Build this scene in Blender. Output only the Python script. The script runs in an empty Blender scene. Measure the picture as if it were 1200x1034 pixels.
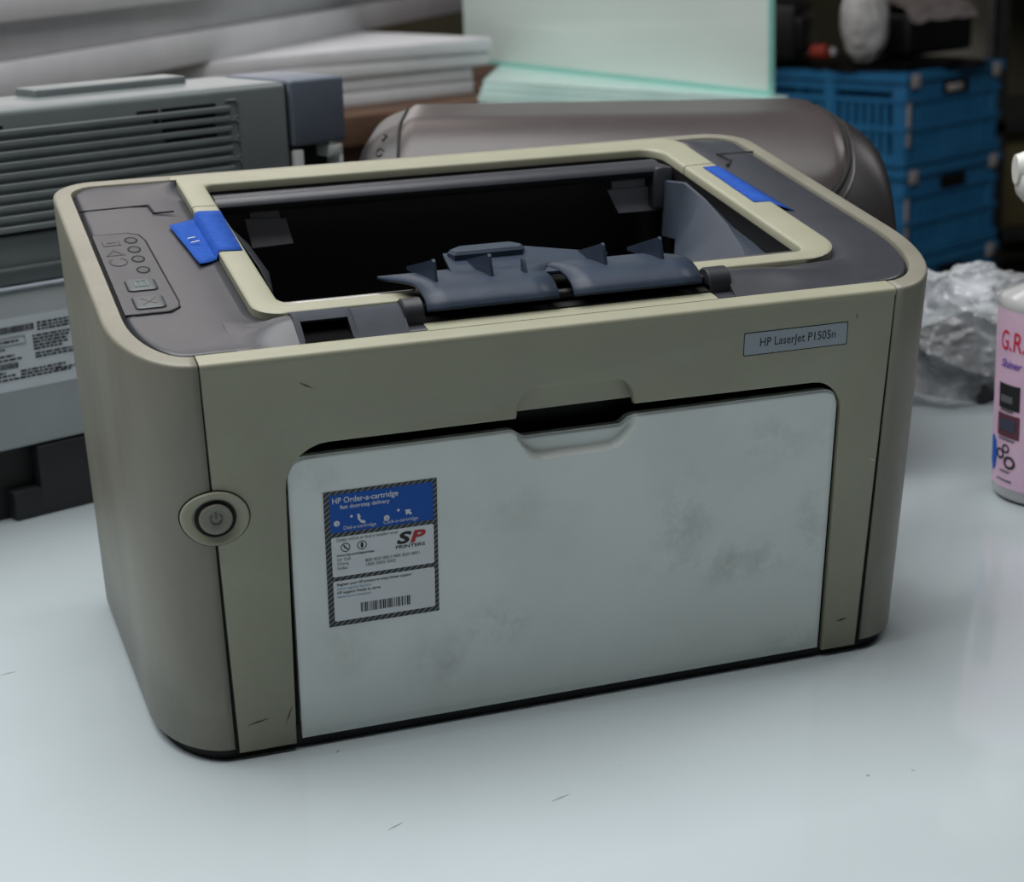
import bpy, bmesh, math, random
from mathutils import Vector, Matrix, noise
random.seed(7)
S = bpy.context.scene
COL = S.collection
PI = math.pi

# ------------------------------------------------------------------ camera
CAM = Vector((-0.07490249, -0.69521045, 0.34592402))
RX = Vector((0.94449974, -0.32660510, -0.03534617))
RY = Vector((0.12306009, 0.25199361, 0.95987261))
RF = Vector((0.30459228, 0.91094914, -0.27819995))
cd = bpy.data.cameras.new('camera')
cam = bpy.data.objects.new('camera', cd)
COL.objects.link(cam)
cam.matrix_world = Matrix(((RX.x, RY.x, -RF.x, CAM.x), (RX.y, RY.y, -RF.y, CAM.y), (RX.z, RY.z, -RF.z, CAM.z), (0, 0, 0, 1)))
cd.sensor_fit = 'HORIZONTAL'
cd.sensor_width = 36.0
cd.lens = 36.0 * 2126.05 / 1200.0
cd.shift_x = (600 - 596.5044) / 1200.0
cd.shift_y = -(517 - 516.1736) / 1200.0
cd.clip_start = 0.02
cd.clip_end = 60
cd.dof.use_dof = True
cd.dof.focus_distance = 0.80
cd.dof.aperture_fstop = 15.0
S.camera = cam

# ------------------------------------------------------------------ world, lamps, exposure
w = bpy.data.worlds.new('world')
S.world = w
w.use_nodes = True
bg = w.node_tree.nodes['Background']
bg.inputs[0].default_value = (0.90, 0.96, 1.0, 1)
bg.inputs[1].default_value = 0.025


def area(name, loc, target, sx, sy, power, col):
    ld = bpy.data.lights.new(name, 'AREA')
    ld.shape = 'RECTANGLE'
    ld.size = sx
    ld.size_y = sy
    ld.energy = power
    ld.color = col
    o = bpy.data.objects.new(name, ld)
    COL.objects.link(o)
    o.location = loc
    d = Vector(target) - Vector(loc)
    o.rotation_euler = d.to_track_quat('-Z', 'Y').to_euler()
    return o


area('overhead_light', (-0.42, 0.34, 2.05), (-0.42, 0.34, 0), 2.2, 1.9, 78, (0.985, 0.99, 0.985))
area('overhead_light', (0.25, 3.05, 2.15), (0.25, 2.95, 0), 1.6, 0.8, 16, (1.0, 0.90, 0.86))
area('overhead_light', (2.2, 0.6, 2.1), (1.2, 1.0, 0), 0.8, 0.8, 12, (1.0, 0.97, 0.95))  # unseen fill light, added to brighten the side faces of the skewed foam boards
S.view_settings.view_transform = 'Standard'
S.view_settings.look = 'None'
S.view_settings.gamma = 1.0
S.view_settings.use_curve_mapping = False
S.view_settings.exposure = 0.0


# ------------------------------------------------------------------ materials
def lin(c):
    return tuple(((v / 255) / 12.92 if v / 255 <= 0.04045 else ((v / 255 + 0.055) / 1.055) ** 2.4) for v in c) + (1,)


MATS = {}


def mat(name, c, rough=0.5, c2=None, scale=40, detail=4, bump=0.0, bscale=400, metal=0.0, spec=0.5, alpha=1.0, trans=0.0, stretch=None, ramp=(0.35, 0.7), coat=0.0, sss=0.0, ior=1.45, rvar=0.0):
    if name in MATS:
        return MATS[name]
    m = bpy.data.materials.new(name)
    m.use_nodes = True
    nt = m.node_tree
    b = nt.nodes['Principled BSDF']
    b.inputs['Base Color'].default_value = lin(c)
    b.inputs['Roughness'].default_value = rough
    b.inputs['Metallic'].default_value = metal
    b.inputs['Specular IOR Level'].default_value = spec
    b.inputs['Alpha'].default_value = alpha
    b.inputs['Transmission Weight'].default_value = trans
    b.inputs['Coat Weight'].default_value = coat
    b.inputs['IOR'].default_value = ior
    tc = nt.nodes.new('ShaderNodeTexCoord')
    src = tc.outputs['Object']
    if stretch:
        mp = nt.nodes.new('ShaderNodeMapping')
        mp.inputs['Scale'].default_value = stretch
        nt.links.new(src, mp.inputs[0])
        src = mp.outputs[0]
    if c2:
        n = nt.nodes.new('ShaderNodeTexNoise')
        n.inputs['Scale'].default_value = scale
        n.inputs['Detail'].default_value = detail
        n.inputs['Roughness'].default_value = 0.65
        nt.links.new(src, n.inputs['Vector'])
        r = nt.nodes.new('ShaderNodeValToRGB')
        r.color_ramp.elements[0].position = ramp[0]
        r.color_ramp.elements[1].position = ramp[1]
        r.color_ramp.elements[0].color = lin(c2)
        r.color_ramp.elements[1].color = lin(c)
        nt.links.new(n.outputs['Fac'], r.inputs[0])
        nt.links.new(r.outputs[0], b.inputs['Base Color'])
        if rvar:
            mr = nt.nodes.new('ShaderNodeMapRange')
            mr.inputs['To Min'].default_value = rough + rvar
            mr.inputs['To Max'].default_value = rough - rvar
            nt.links.new(n.outputs['Fac'], mr.inputs['Value'])
            nt.links.new(mr.outputs[0], b.inputs['Roughness'])
    if bump:
        n2 = nt.nodes.new('ShaderNodeTexNoise')
        n2.inputs['Scale'].default_value = bscale
        n2.inputs['Detail'].default_value = 3
        nt.links.new(src, n2.inputs['Vector'])
        bp = nt.nodes.new('ShaderNodeBump')
        bp.inputs['Strength'].default_value = bump
        bp.inputs['Distance'].default_value = 0.0005
        nt.links.new(n2.outputs['Fac'], bp.inputs['Height'])
        nt.links.new(bp.outputs[0], b.inputs['Normal'])
    MATS[name] = m
    return m


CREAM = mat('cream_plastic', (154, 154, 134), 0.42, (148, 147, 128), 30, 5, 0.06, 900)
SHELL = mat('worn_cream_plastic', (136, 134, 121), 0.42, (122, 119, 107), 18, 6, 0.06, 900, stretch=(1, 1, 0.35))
DARK = mat('charcoal_plastic', (60, 62, 68), 0.33, (54, 56, 62), 60, 4, 0.10, 1400)
BLACK = mat('black_plastic', (14, 14, 16), 0.45)
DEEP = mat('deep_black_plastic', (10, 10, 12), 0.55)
SLATE = mat('slate_plastic', (50, 61, 77), 0.42, (44, 54, 68), 90, 4, spec=0.3)
GROOVE = mat('groove_black', (16, 16, 15), 0.8)
STEEL = mat('polished_steel', (150, 149, 148), 0.36, metal=1.0)
TAPE = mat('blue_tape', (26, 80, 168), 0.75, (20, 66, 148), 260, 4, 0.3, 700, spec=0.25)
WHITEP = mat('paper_white', (214, 218, 222), 0.5)
INK = mat('print_black', (28, 28, 30), 0.6)
INKG = mat('print_grey', (88, 90, 94), 0.6)
INKB = mat('print_teal', (60, 130, 165), 0.6)
BLUE = mat('print_blue', (14, 82, 172), 0.5, spec=0.3)
RED = mat('print_red', (170, 36, 44), 0.5)
PLATE = mat('nameplate_silver', (150, 160, 168), 0.40)
TABM = mat('smoked_tab_plastic', (172, 172, 178), 0.35)


# ------------------------------------------------------------------ helpers
def link(o, parent=None):
    COL.objects.link(o)
    if parent is not None:
        o.parent = parent
    return o


def obj(name, bm, m, parent=None, smooth=True, ang=35, ws=None):
    me = bpy.data.meshes.new(name)
    bm.normal_update()
    bm.to_mesh(me)
    bm.free()
    me.materials.append(m)
    if smooth:
        me.set_sharp_from_angle(angle=math.radians(ang))
        for p in me.polygons:
            p.use_smooth = True
    o = bpy.data.objects.new(name, me)
    return link(o, parent)


def empty(name, loc, rz, label, cat, group=None):
    o = bpy.data.objects.new(name, None)
    o.empty_display_size = 0.02
    COL.objects.link(o)
    o.location = loc
    o.rotation_euler = (0, 0, rz)
    tag(o, label, cat, group)
    return o


def tag(o, label, cat, group=None):
    o['label'] = label
    o['category'] = cat
    if group:
        o['group'] = group
    return o


def bx(bm, lo, hi, bev=0.0, seg=2, M=None):
    r = bmesh.ops.create_cube(bm, size=1)
    vs = r['verts']
    lo = Vector(lo)
    hi = Vector(hi)
    for v in vs:
        v.co = Vector((lo[i] + (v.co[i] + 0.5) * (hi[i] - lo[i]) for i in range(3)))
    if bev:
        es = list({e for v in vs for e in v.link_edges})
        r2 = bmesh.ops.bevel(bm, geom=es, offset=bev, segments=seg, profile=0.5, affect='EDGES')
        vs = list({v for f in r2['faces'] for v in f.verts} | {v for v in vs if v.is_valid})
    if M is not None:
        for v in vs:
            v.co = M @ v.co
    return vs


def box(name, lo, hi, m, parent=None, bev=0.0, seg=2, M=None):
    bm = bmesh.new()
    bx(bm, lo, hi, bev, seg, M)
    return obj(name, bm, m, parent)


def prism(bm, pts, f, d0, d1):
    """polygon pts (a,b) mapped by f(a,b,d) between depth d0 and d1, with walls"""
    va = [bm.verts.new(f(a, b, d0)) for a, b in pts]
    vb = [bm.verts.new(f(a, b, d1)) for a, b in pts]
    fs = [bm.faces.new(va), bm.faces.new(list(reversed(vb)))]
    n = len(pts)
    for i in range(n):
        fs.append(bm.faces.new((va[i], vb[i], vb[(i + 1) % n], va[(i + 1) % n])))
    bmesh.ops.recalc_face_normals(bm, faces=fs)
    return va, vb


def loft(bm, rings, closed=True, caps=False):
    R = [[bm.verts.new(p) for p in r] for r in rings]
    n = len(R[0])
    for a, b in zip(R, R[1:]):
        for i in range(n if closed else n - 1):
            j = (i + 1) % n
            bm.faces.new((a[i], a[j], b[j], b[i]))
    if caps:
        bm.faces.new(list(reversed(R[0])))
        bm.faces.new(R[-1])
    bmesh.ops.recalc_face_normals(bm, faces=bm.faces[:])
    return R


def tube(bm, pts, r, seg=10, cap=True):
    pts = [Vector(p) for p in pts]
    rings = []
    for i, p in enumerate(pts):
        t = (pts[min(i + 1, len(pts) - 1)] - pts[max(i - 1, 0)]).normalized()
        a = t.cross(Vector((0, 0, 1)))
        if a.length < 1e-3:
            a = t.cross(Vector((1, 0, 0)))
        a.normalize()
        b = t.cross(a)
        rr = r[i] if isinstance(r, (list, tuple)) else r
        rings.append([p + (a * math.cos(k * 2 * PI / seg) + b * math.sin(k * 2 * PI / seg)) * rr for k in range(seg)])
    loft(bm, rings, True, cap)


def lathe(bm, prof, c=(0, 0, 0), seg=32, sx=1, sy=1):
    loft(bm, [[Vector((c[0] + r * sx * math.cos(k * 2 * PI / seg), c[1] + r * sy * math.sin(k * 2 * PI / seg), c[2] + z)) for k in range(seg)] for r, z in prof], True, True)


def text_mesh(txt, size, bold=0.0, shear=0.0, align='LEFT'):
    cu = bpy.data.curves.new('lettering', 'FONT')
    cu.body = txt
    cu.size = size
    cu.shear = shear
    cu.offset = bold
    cu.align_x = align
    cu.resolution_u = 3
    o = bpy.data.objects.new('lettering', cu)
    COL.objects.link(o)
    dg = bpy.context.evaluated_depsgraph_get()
    dg.update()
    me = bpy.data.meshes.new_from_object(o.evaluated_get(dg))
    bpy.data.objects.remove(o)
    bpy.data.curves.remove(cu)
    me.materials.clear()
    return me


def text(name, txt, f, a, b, d, size, m, parent, bold=0.0, shear=0.0, width=None, align='LEFT', sx=1.0):
    """lettering laid on a surface: f(a,b,d) maps surface coords to space"""
    me = text_mesh(txt, size, bold, shear, align)
    xs = [v.co.x for v in me.vertices] or [0]
    k = sx if width is None else width / max(1e-6, max(xs) - min(xs))
    for v in me.vertices:
        v.co = Vector(f(a + v.co.x * k, b + v.co.y, d))
    me.materials.append(m)
    return link(bpy.data.objects.new(name, me), parent)


def rrect(x0, x1, y0, y1, r, n=6):
    """rounded rect outline, ccw from front-left"""
    out = []
    for cx, cy, a0 in ((x0 + r, y0 + r, PI), (x1 - r, y0 + r, 1.5 * PI), (x1 - r, y1 - r, 0), (x0 + r, y1 - r, 0.5 * PI)):
        for k in range(n + 1):
            a = a0 + k * PI / 2 / n
            out.append((cx + r * math.cos(a), cy + r * math.sin(a)))
    return out


def smooth01(t):
    t = max(0.0, min(1.0, t))
    return t * t * (3 - 2 * t)


# ================================================================== SETTING
FLOORM = mat('concrete_floor', (92, 88, 82), 0.7, (70, 66, 60), 6, 6)
WALLM = mat('dull_olive_wall', (112, 107, 84), 0.75, (96, 92, 72), 3, 5)
bm = bmesh.new()
bx(bm, (-3, -2.5, -0.80), (5.5, 6.2, -0.75))
o = obj('floor', bm, FLOORM)
o['kind'] = 'structure'
bm = bmesh.new()
bx(bm, (-3, 6.0, -0.75), (5.5, 6.15, 2.4))
o = obj('wall_back', bm, WALLM)
o['kind'] = 'structure'
PALE = mat('pale_painted_panel', (226, 224, 212), 0.8, (212, 210, 198), 5, 5)

bm = bmesh.new()
for x0, x1, z0, z1 in ((-1.65, 1.85, 0.30, 0.38), (-1.65, 1.85, 1.72, 1.80), (-1.65, -1.58, 0.30, 1.80), (1.78, 1.85, 0.30, 1.80), (0.06, 0.13, 0.30, 1.80)):
    bx(bm, (x0, 5.94, z0), (x1, 6.0, z1))
o = obj('window_1', bm, mat('white_window_frame', (206, 206, 202), 0.5))
o['kind'] = 'structure'
wm = bpy.data.materials.new('daylit_frosted_pane')
wm.use_nodes = True
wb = wm.node_tree.nodes['Principled BSDF']
wb.inputs['Base Color'].default_value = (0.8, 0.8, 0.8, 1)
wb.inputs['Emission Color'].default_value = (1.0, 0.96, 0.94, 1)
wb.inputs['Emission Strength'].default_value = 1.6
for x0, x1 in ((-1.59, 0.07), (0.12, 1.79)):
    box('window_pane', (x0, 5.965, 0.37), (x1, 5.975, 1.73), wm, o)

# ------------------------------------------------------------------ table
m = bpy.data.materials.new('glossy_white_laminate')
m.use_nodes = True
nt = m.node_tree
b = nt.nodes['Principled BSDF']
tc = nt.nodes.new('ShaderNodeTexCoord')
n1 = nt.nodes.new('ShaderNodeTexNoise')
n1.inputs['Scale'].default_value = 5
n1.inputs['Detail'].default_value = 5
nt.links.new(tc.outputs['Object'], n1.inputs['Vector'])
r1 = nt.nodes.new('ShaderNodeValToRGB')
r1.color_ramp.elements[0].color = lin((176, 186, 190))
r1.color_ramp.elements[1].color = lin((184, 194, 198))
r1.color_ramp.elements[0].position = 0.3
r1.color_ramp.elements[1].position = 0.7
nt.links.new(n1.outputs['Fac'], r1.inputs[0])
# fine dark specks of dirt
n2 = nt.nodes.new('ShaderNodeTexVoronoi')
n2.inputs['Scale'].default_value = 42
nt.links.new(tc.outputs['Object'], n2.inputs['Vector'])
r2 = nt.nodes.new('ShaderNodeValToRGB')
r2.color_ramp.elements[0].position = 0.025
r2.color_ramp.elements[1].position = 0.05
r2.color_ramp.elements[0].color = (1, 1, 1, 1)
r2.color_ramp.elements[1].color = (0, 0, 0, 1)
nt.links.new(n2.outputs['Distance'], r2.inputs[0])
n3 = nt.nodes.new('ShaderNodeTexNoise')
n3.inputs['Scale'].default_value = 9
nt.links.new(tc.outputs['Object'], n3.inputs['Vector'])
r3 = nt.nodes.new('ShaderNodeValToRGB')
r3.color_ramp.elements[0].position = 0.55
r3.color_ramp.elements[1].position = 0.62
nt.links.new(n3.outputs['Fac'], r3.inputs[0])
mm = nt.nodes.new('ShaderNodeMath')
mm.operation = 'MULTIPLY'
nt.links.new(r2.outputs[0], mm.inputs[0])
nt.links.new(r3.outputs[0], mm.inputs[1])
mx = nt.nodes.new('ShaderNodeMix')
mx.data_type = 'RGBA'
mx.inputs['B'].default_value = lin((120, 126, 130))
nt.links.new(mm.outputs[0], mx.inputs['Factor'])
nt.links.new(r1.outputs[0], mx.inputs['A'])
nt.links.new(mx.outputs['Result'], b.inputs['Base Color'])
b.inputs['Roughness'].default_value = 0.10
n4 = nt.nodes.new('ShaderNodeTexNoise')
n4.inputs['Scale'].default_value = 7
nt.links.new(tc.outputs['Object'], n4.inputs['Vector'])
mr = nt.nodes.new('ShaderNodeMapRange')
mr.inputs['To Min'].default_value = 0.05
mr.inputs['To Max'].default_value = 0.16
nt.links.new(n4.outputs['Fac'], mr.inputs['Value'])
nt.links.new(mr.outputs[0], b.inputs['Roughness'])
TABLEM = m
table = empty('work_table', (0, 0, -0.75), 0, 'glossy white work table carrying the printers and the spray bottle', 'table')


def tp(p):
    return (p[0], p[1], p[2] + 0.75)


box('table_top', tp((-0.95, -0.80, -0.035)), tp((0.86, 0.665, 0.0)), TABLEM, table, 0.004)
LEGM = mat('grey_table_steel', (120, 122, 124), 0.4, metal=0.6)
for sx in (-0.88, 0.74):
    for sy in (-0.74, 0.57):
        box('leg', tp((sx, sy, -0.75)), tp((sx + 0.05, sy + 0.05, -0.034)), LEGM, table, 0.003)

# ================================================================== MAIN PRINTER
W, D, H, HB = 0.383, 0.248, 0.1806, 0.2234
SL = (HB - H) / D
LEAN = 0.0196
prn = empty('laser_printer', (0, 0, 0), 0, 'cream laser printer with white front door, sticker and blue tape on its charcoal top', 'printer')


def ztop(y):
    return H + SL * y


def T(x, y, d=0.0):            # point on the sloping top, raised by d
    return Vector((x, y - d * 0.17, ztop(y) + d * 0.985))


def ell(cx, cy, a, b, a0, a1, n):
    return [(cx + a * math.cos(a0 + (a1 - a0) * k / n), cy + b * math.sin(a0 + (a1 - a0) * k / n)) for k in range(n + 1)]


XL, XR = 0.0300, 0.3422        # seams


def outline(ins):
    """open plan outline from the right seam counter-clockwise round the back to the left seam"""
    i = ins
    p = []
    p += ell(XR, 0.076, W - XR - i, 0.076 - i, -PI / 2, 0, 14)
    p += ell(W - 0.026, D - 0.022, 0.026 - i, 0.022 - i, 0, PI / 2, 8)
    p += ell(0.022, D - 0.022, 0.022 - i, 0.022 - i, PI / 2, PI, 8)
    p += ell(XL, 0.057, XL - i, 0.057 - i, PI, 1.5 * PI, 14)
    return p


def shell_pt(x, y, z):
    """body tapers a little towards the foot and its front leans back"""
    t = 1 - z / ztop(y)
    fx = 0.5 - x / W
    return Vector((x + 0.0125 * fx * t, y + LEAN * t * (1 - y / D), z))


bm = bmesh.new()
rings = []
for ins, kind in ((0.0, 0.006), (0, 0.05), (0, 0.10), (0, 0.15), (0, -0.0018), (0.0003, -0.0008), (0.0008, -0.0003), (0.0018, 0.0), (0.0088, 0.0), (0.0092, -0.0008), (0.0092, -0.010)):
    r = []
    for x, y in outline(ins):
        z = kind if kind > 0 else ztop(y) + kind
        r.append(shell_pt(x, y, z))
    rings.append(r)
loft(bm, rings, closed=False)
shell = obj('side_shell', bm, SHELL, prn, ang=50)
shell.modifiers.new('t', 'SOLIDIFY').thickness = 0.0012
shell.modifiers['t'].offset = -1

# dark base
bm = bmesh.new()
bo = [shell_pt(x, y, 0.0) for x, y in outline(0.004)]
loft(bm, [[Vector((p.x, p.y, 0.0)) for p in bo], [Vector((p.x, p.y, 0.011)) for p in bo]], True, True)
obj('base', bm, BLACK, prn)


def F(x, z, d=0.0):            # point on the leaning front face, d inwards
    fx = 0.5 - x / W
    t = 1 - z / H
    return Vector((x + 0.0125 * fx * t * 0.35, LEAN * t + d, z))


def FP(x, z, d=0.0):           # same with the full taper, for the panel's seam edges
    return F(x, z, d)


# front panel: an upside-down U with a notch above the door
def arc2(cx, cz, r, a0, a1, n=6):
    return [(cx + r * math.cos(a0 + (a1 - a0) * k / n), cz + r * math.sin(a0 + (a1 - a0) * k / n)) for k in range(n + 1)]


g = 0.0006
ZP = H - 0.003
pan = [(XL + g, ZP), (0.0352, 0.0035), (0.0605, 0.0035), (0.0622, 0.120)]
pan += arc2(0.0812, 0.1225, 0.019, PI, PI / 2, 7)
pan += [(0.1625, 0.1412), (0.1632, 0.1440)]
pan += arc2(0.1725, 0.1440, 0.0098, PI, PI / 2, 6)
pan += arc2(0.2065, 0.1440, 0.0098, PI / 2, 0, 6)
pan += [(0.2170, 0.1412)]
pan += arc2(0.3035, 0.1255, 0.0150, PI / 2, 0, 7)
pan += [(0.3190, 0.0035), (0.3368, 0.0035), (XR - g, ZP)]
bm = bmesh.new()
va, vb = prism(bm, pan, lambda a, c, d: F(a, c, d), 0.0, 0.0035)
es = [e for e in bm.edges if e.verts[0] in va and e.verts[1] in va and not (e.verts[0].co.z > ZP - 1e-5 and e.verts[1].co.z > ZP - 1e-5)]
bmesh.ops.bevel(bm, geom=es, offset=0.0007, segments=2, profile=0.5, affect='EDGES')
# rolled top edge and the strip on top
prof = [(0.0, -0.003), (0.0, -0.0018), (0.0003, -0.0008), (0.0008, -0.0003), (0.0018, 0.0), (0.0094, 0.0), (0.0096, -0.006)]
rr = []
for x in (XL + g, XR - g):
    rr.append([Vector((x, y + LEAN * (0.003 / H) * (1 if i == 0 else 0), (ZP if i == 0 else ztop(y) + dz))) for i, (y, dz) in enumerate(prof)])
n0 = len(bm.faces)
loft(bm, rr, closed=False)
bm.faces.ensure_lookup_table()
for f_ in bm.faces:
    if f_.calc_center_median().z > ZP and f_.normal.y > 0.3 and f_.normal.z > -0.2:
        f_.normal_flip()
front = obj('front_panel', bm, CREAM, prn, ang=50)
# dark seams behind the panel gaps
for (xa, za), (xb, zb) in (((XL, H - 0.001), (0.0346, 0.004)), ((XR, H - 0.001), (0.3370, 0.004))):
    bm = bmesh.new()
    pts = [(xa - 0.0022, za), (xb - 0.0022, zb), (xb + 0.0022, zb), (xa + 0.0022, za)]
    prism(bm, pts, F, 0.0012, 0.004)
    obj('seam', bm, GROOVE, prn)
# dark cavity behind the door and notch
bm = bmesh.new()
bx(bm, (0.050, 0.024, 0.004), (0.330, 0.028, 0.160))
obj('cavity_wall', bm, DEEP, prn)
# finger recess plate above the door
bm = bmesh.new()
prism(bm, [(0.160, 0.1425), (0.220, 0.1425), (0.220, 0.158), (0.160, 0.158)], lambda a, c, d: F(a, c, 0.0045 + d + (0.158 - c) * 0.18), 0, 0.002)
obj('finger_recess', bm, CREAM, prn)

# ---- white tray door with pressed grip
m = bpy.data.materials.new('scuffed_white_plastic')
m.use_nodes = True
nt = m.node_tree
b = nt.nodes['Principled BSDF']
b.inputs['Roughness'].default_value = 0.42
tc = nt.nodes.new('ShaderNodeTexCoord')
na = nt.nodes.new('ShaderNodeTexNoise')
na.inputs['Scale'].default_value = 40
na.inputs['Detail'].default_value = 8
na.inputs['Roughness'].default_value = 0.72
nt.links.new(tc.outputs['Object'], na.inputs['Vector'])
ra = nt.nodes.new('ShaderNodeValToRGB')
ra.color_ramp.elements[0].position = 0.44
ra.color_ramp.elements[1].position = 0.78
nt.links.new(na.outputs['Fac'], ra.inputs[0])
acc = None
# smudges where hands and boxes rubbed: (x, z, rx, rz, strength)
for (sx, sz, rx_, rz_, st) in ((0.262, 0.057, 0.046, 0.010, 0.85), (0.243, 0.082, 0.016, 0.022, 0.7), (0.152, 0.044, 0.016, 0.012, 0.85), (0.308, 0.068, 0.010, 0.022, 0.85), (0.285, 0.115, 0.026, 0.012, 0.5), (0.130, 0.030, 0.020, 0.02, 0.5), (0.085, 0.045, 0.015, 0.012, 0.45), (0.305, 0.012, 0.02, 0.008, 0.6), (0.16, 0.10, 0.03, 0.014, 0.3), (0.075, 0.125, 0.012, 0.012, 0.5)):
    vm = nt.nodes.new('ShaderNodeVectorMath')
    vm.operation = 'SUBTRACT'
    vm.inputs[1].default_value = (sx, 0, sz)
    nt.links.new(tc.outputs['Object'], vm.inputs[0])
    vs = nt.nodes.new('ShaderNodeVectorMath')
    vs.operation = 'MULTIPLY'
    vs.inputs[1].default_value = (1 / rx_, 0, 1 / rz_)
    nt.links.new(vm.outputs[0], vs.inputs[0])
    vl = nt.nodes.new('ShaderNodeVectorMath')
    vl.operation = 'LENGTH'
    nt.links.new(vs.outputs[0], vl.inputs[0])
    mrn = nt.nodes.new('ShaderNodeMapRange')
    mrn.interpolation_type = 'SMOOTHSTEP'
    mrn.inputs['From Min'].default_value = 1.5
    mrn.inputs['From Max'].default_value = 0.1
    mrn.inputs['To Max'].default_value = st
    nt.links.new(vl.outputs['Value'], mrn.inputs['Value'])
    if acc is None:
        acc = mrn.outputs[0]
    else:
        mxx = nt.nodes.new('ShaderNodeMath')
        mxx.operation = 'MAXIMUM'
        nt.links.new(acc, mxx.inputs[0])
        nt.links.new(mrn.outputs[0], mxx.inputs[1])
        acc = mxx.outputs[0]
ml = nt.nodes.new('ShaderNodeMath')
ml.operation = 'MULTIPLY'
nt.links.new(acc, ml.inputs[0])
nt.links.new(ra.outputs[0], ml.inputs[1])
nb = nt.nodes.new('ShaderNodeTexNoise')
nb.inputs['Scale'].default_value = 16
nb.inputs['Detail'].default_value = 6
nt.links.new(tc.outputs['Object'], nb.inputs['Vector'])
rb = nt.nodes.new('ShaderNodeValToRGB')
rb.color_ramp.elements[0].position = 0.3
rb.color_ramp.elements[1].position = 0.6
rb.color_ramp.elements[0].color = lin((216, 221, 217))
rb.color_ramp.elements[1].color = lin((226, 233, 230))
nt.links.new(nb.outputs['Fac'], rb.inputs[0])
mxd = nt.nodes.new('ShaderNodeMix')
mxd.data_type = 'RGBA'
mxd.inputs['B'].default_value = lin((140, 142, 138))
nt.links.new(ml.outputs[0], mxd.inputs['Factor'])
nt.links.new(rb.outputs[0], mxd.inputs['A'])
nt.links.new(mxd.outputs['Result'], b.inputs['Base Color'])
DOORM = m

DX0, DX1, DZ0, DZ1 = 0.0634, 0.3170, 0.0050, 0.1362


def door_top(x):
    dip = 0.0048
    if x < 0.160 or x > 0.2185:
        return DZ1
    if x < 0.1685:
        return DZ1 - dip * smooth01((x - 0.160) / 0.0085)
    if x > 0.2120:
        return DZ1 - dip * smooth01((0.2185 - x) / 0.0065)
    return DZ1 - dip


def grip(x, z):
    """depth of the pressed grip"""
    cx, hw = 0.1905, 0.0250
    bottom = 0.1210 + 0.012 * max(0, abs(x - cx) / hw - 0.62) ** 2 * 4
    e = smooth01((hw + 0.0035 - abs(x - cx)) / 0.0045)
    q = smooth01((z - bottom) / 0.0030)
    return 0.0042 * e * q


bm = bmesh.new()
NX, NZ = 150, 84
rows = []
for j in range(NZ + 1):
    row = []
    for i in range(NX + 1):
        u = i / NX
        x = DX0 + (DX1 - DX0) * u
        zt = door_top(x)
        cr = 0.007
        if x < DX0 + cr:
            zt -= cr - math.sqrt(max(0, cr * cr - (DX0 + cr - x) ** 2))
        if x > DX1 - cr:
            zt -= cr - math.sqrt(max(0, cr * cr - (x - DX1 + cr) ** 2))
        t = j / NZ
        t = 1 - (1 - t) ** 1.5
        z = DZ0 + (zt - DZ0) * t
        ed = min(x - DX0, DX1 - x, z - DZ0, zt - z)
        roll = 0.0009 * (1 - smooth01(ed / 0.0016))
        row.append(bm.verts.new(F(x, z, 0.0008 + grip(x, z) + roll)))
    rows.append(row)
for j in range(NZ):
    for i in range(NX):
        bm.faces.new((rows[j][i], rows[j][i + 1], rows[j + 1][i + 1], rows[j + 1][i]))
loop = rows[0] + [r[-1] for r in rows[1:]] + list(reversed(rows[-1][:-1])) + [r[0] for r in reversed(rows[1:-1])]
back = [bm.verts.new(v.co + Vector((0, 0.0042, 0))) for v in loop]
for i in range(len(loop)):
    j = (i + 1) % len(loop)
    bm.faces.new((loop[i], back[i], back[j], loop[j]))
bmesh.ops.recalc_face_normals(bm, faces=bm.faces[:])
door = obj('tray_door', bm, DOORM, prn, ang=40)

# ---- nameplate
bm = bmesh.new()
prism(bm, rrect(0.2680, 0.3183, 0.1573, 0.1672, 0.0006, 2), F, -0.0001, 0.001)
npo = obj('nameplate', bm, PLATE, prn)
npo['label'] = 'silver nameplate with dark lettering'
bm = bmesh.new()
o_ = rrect(0.2676, 0.3187, 0.1569, 0.1676, 0.0007, 2)
i_ = rrect(0.2680, 0.3183, 0.1573, 0.1672, 0.0006, 2)
loft(bm, [[F(a, c, -0.00005) for a, c in o_], [F(a, c, -0.00012) for a, c in i_]])
obj('plate_border', bm, GROOVE, npo)
text('lettering', 'HP LaserJet P1505n', F, 0.2752, 0.1607, -0.0002, 0.0056, INK, npo, width=0.0370)

# ---- order sticker on the door
SX0, SX1, SZ0, SZ1 = 0.0776, 0.1270, 0.0568, 0.1192


def G(a, c, d=0.0):
    return F(a, c, 0.0008 - 0.00012 - d)


def patch(name, pts, d, m, parent):
    bm = bmesh.new()
    prism(bm, pts, lambda a, c, q: G(a, c, q), d, d - 0.00008)
    return obj(name, bm, m, parent, smooth=False)


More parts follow.
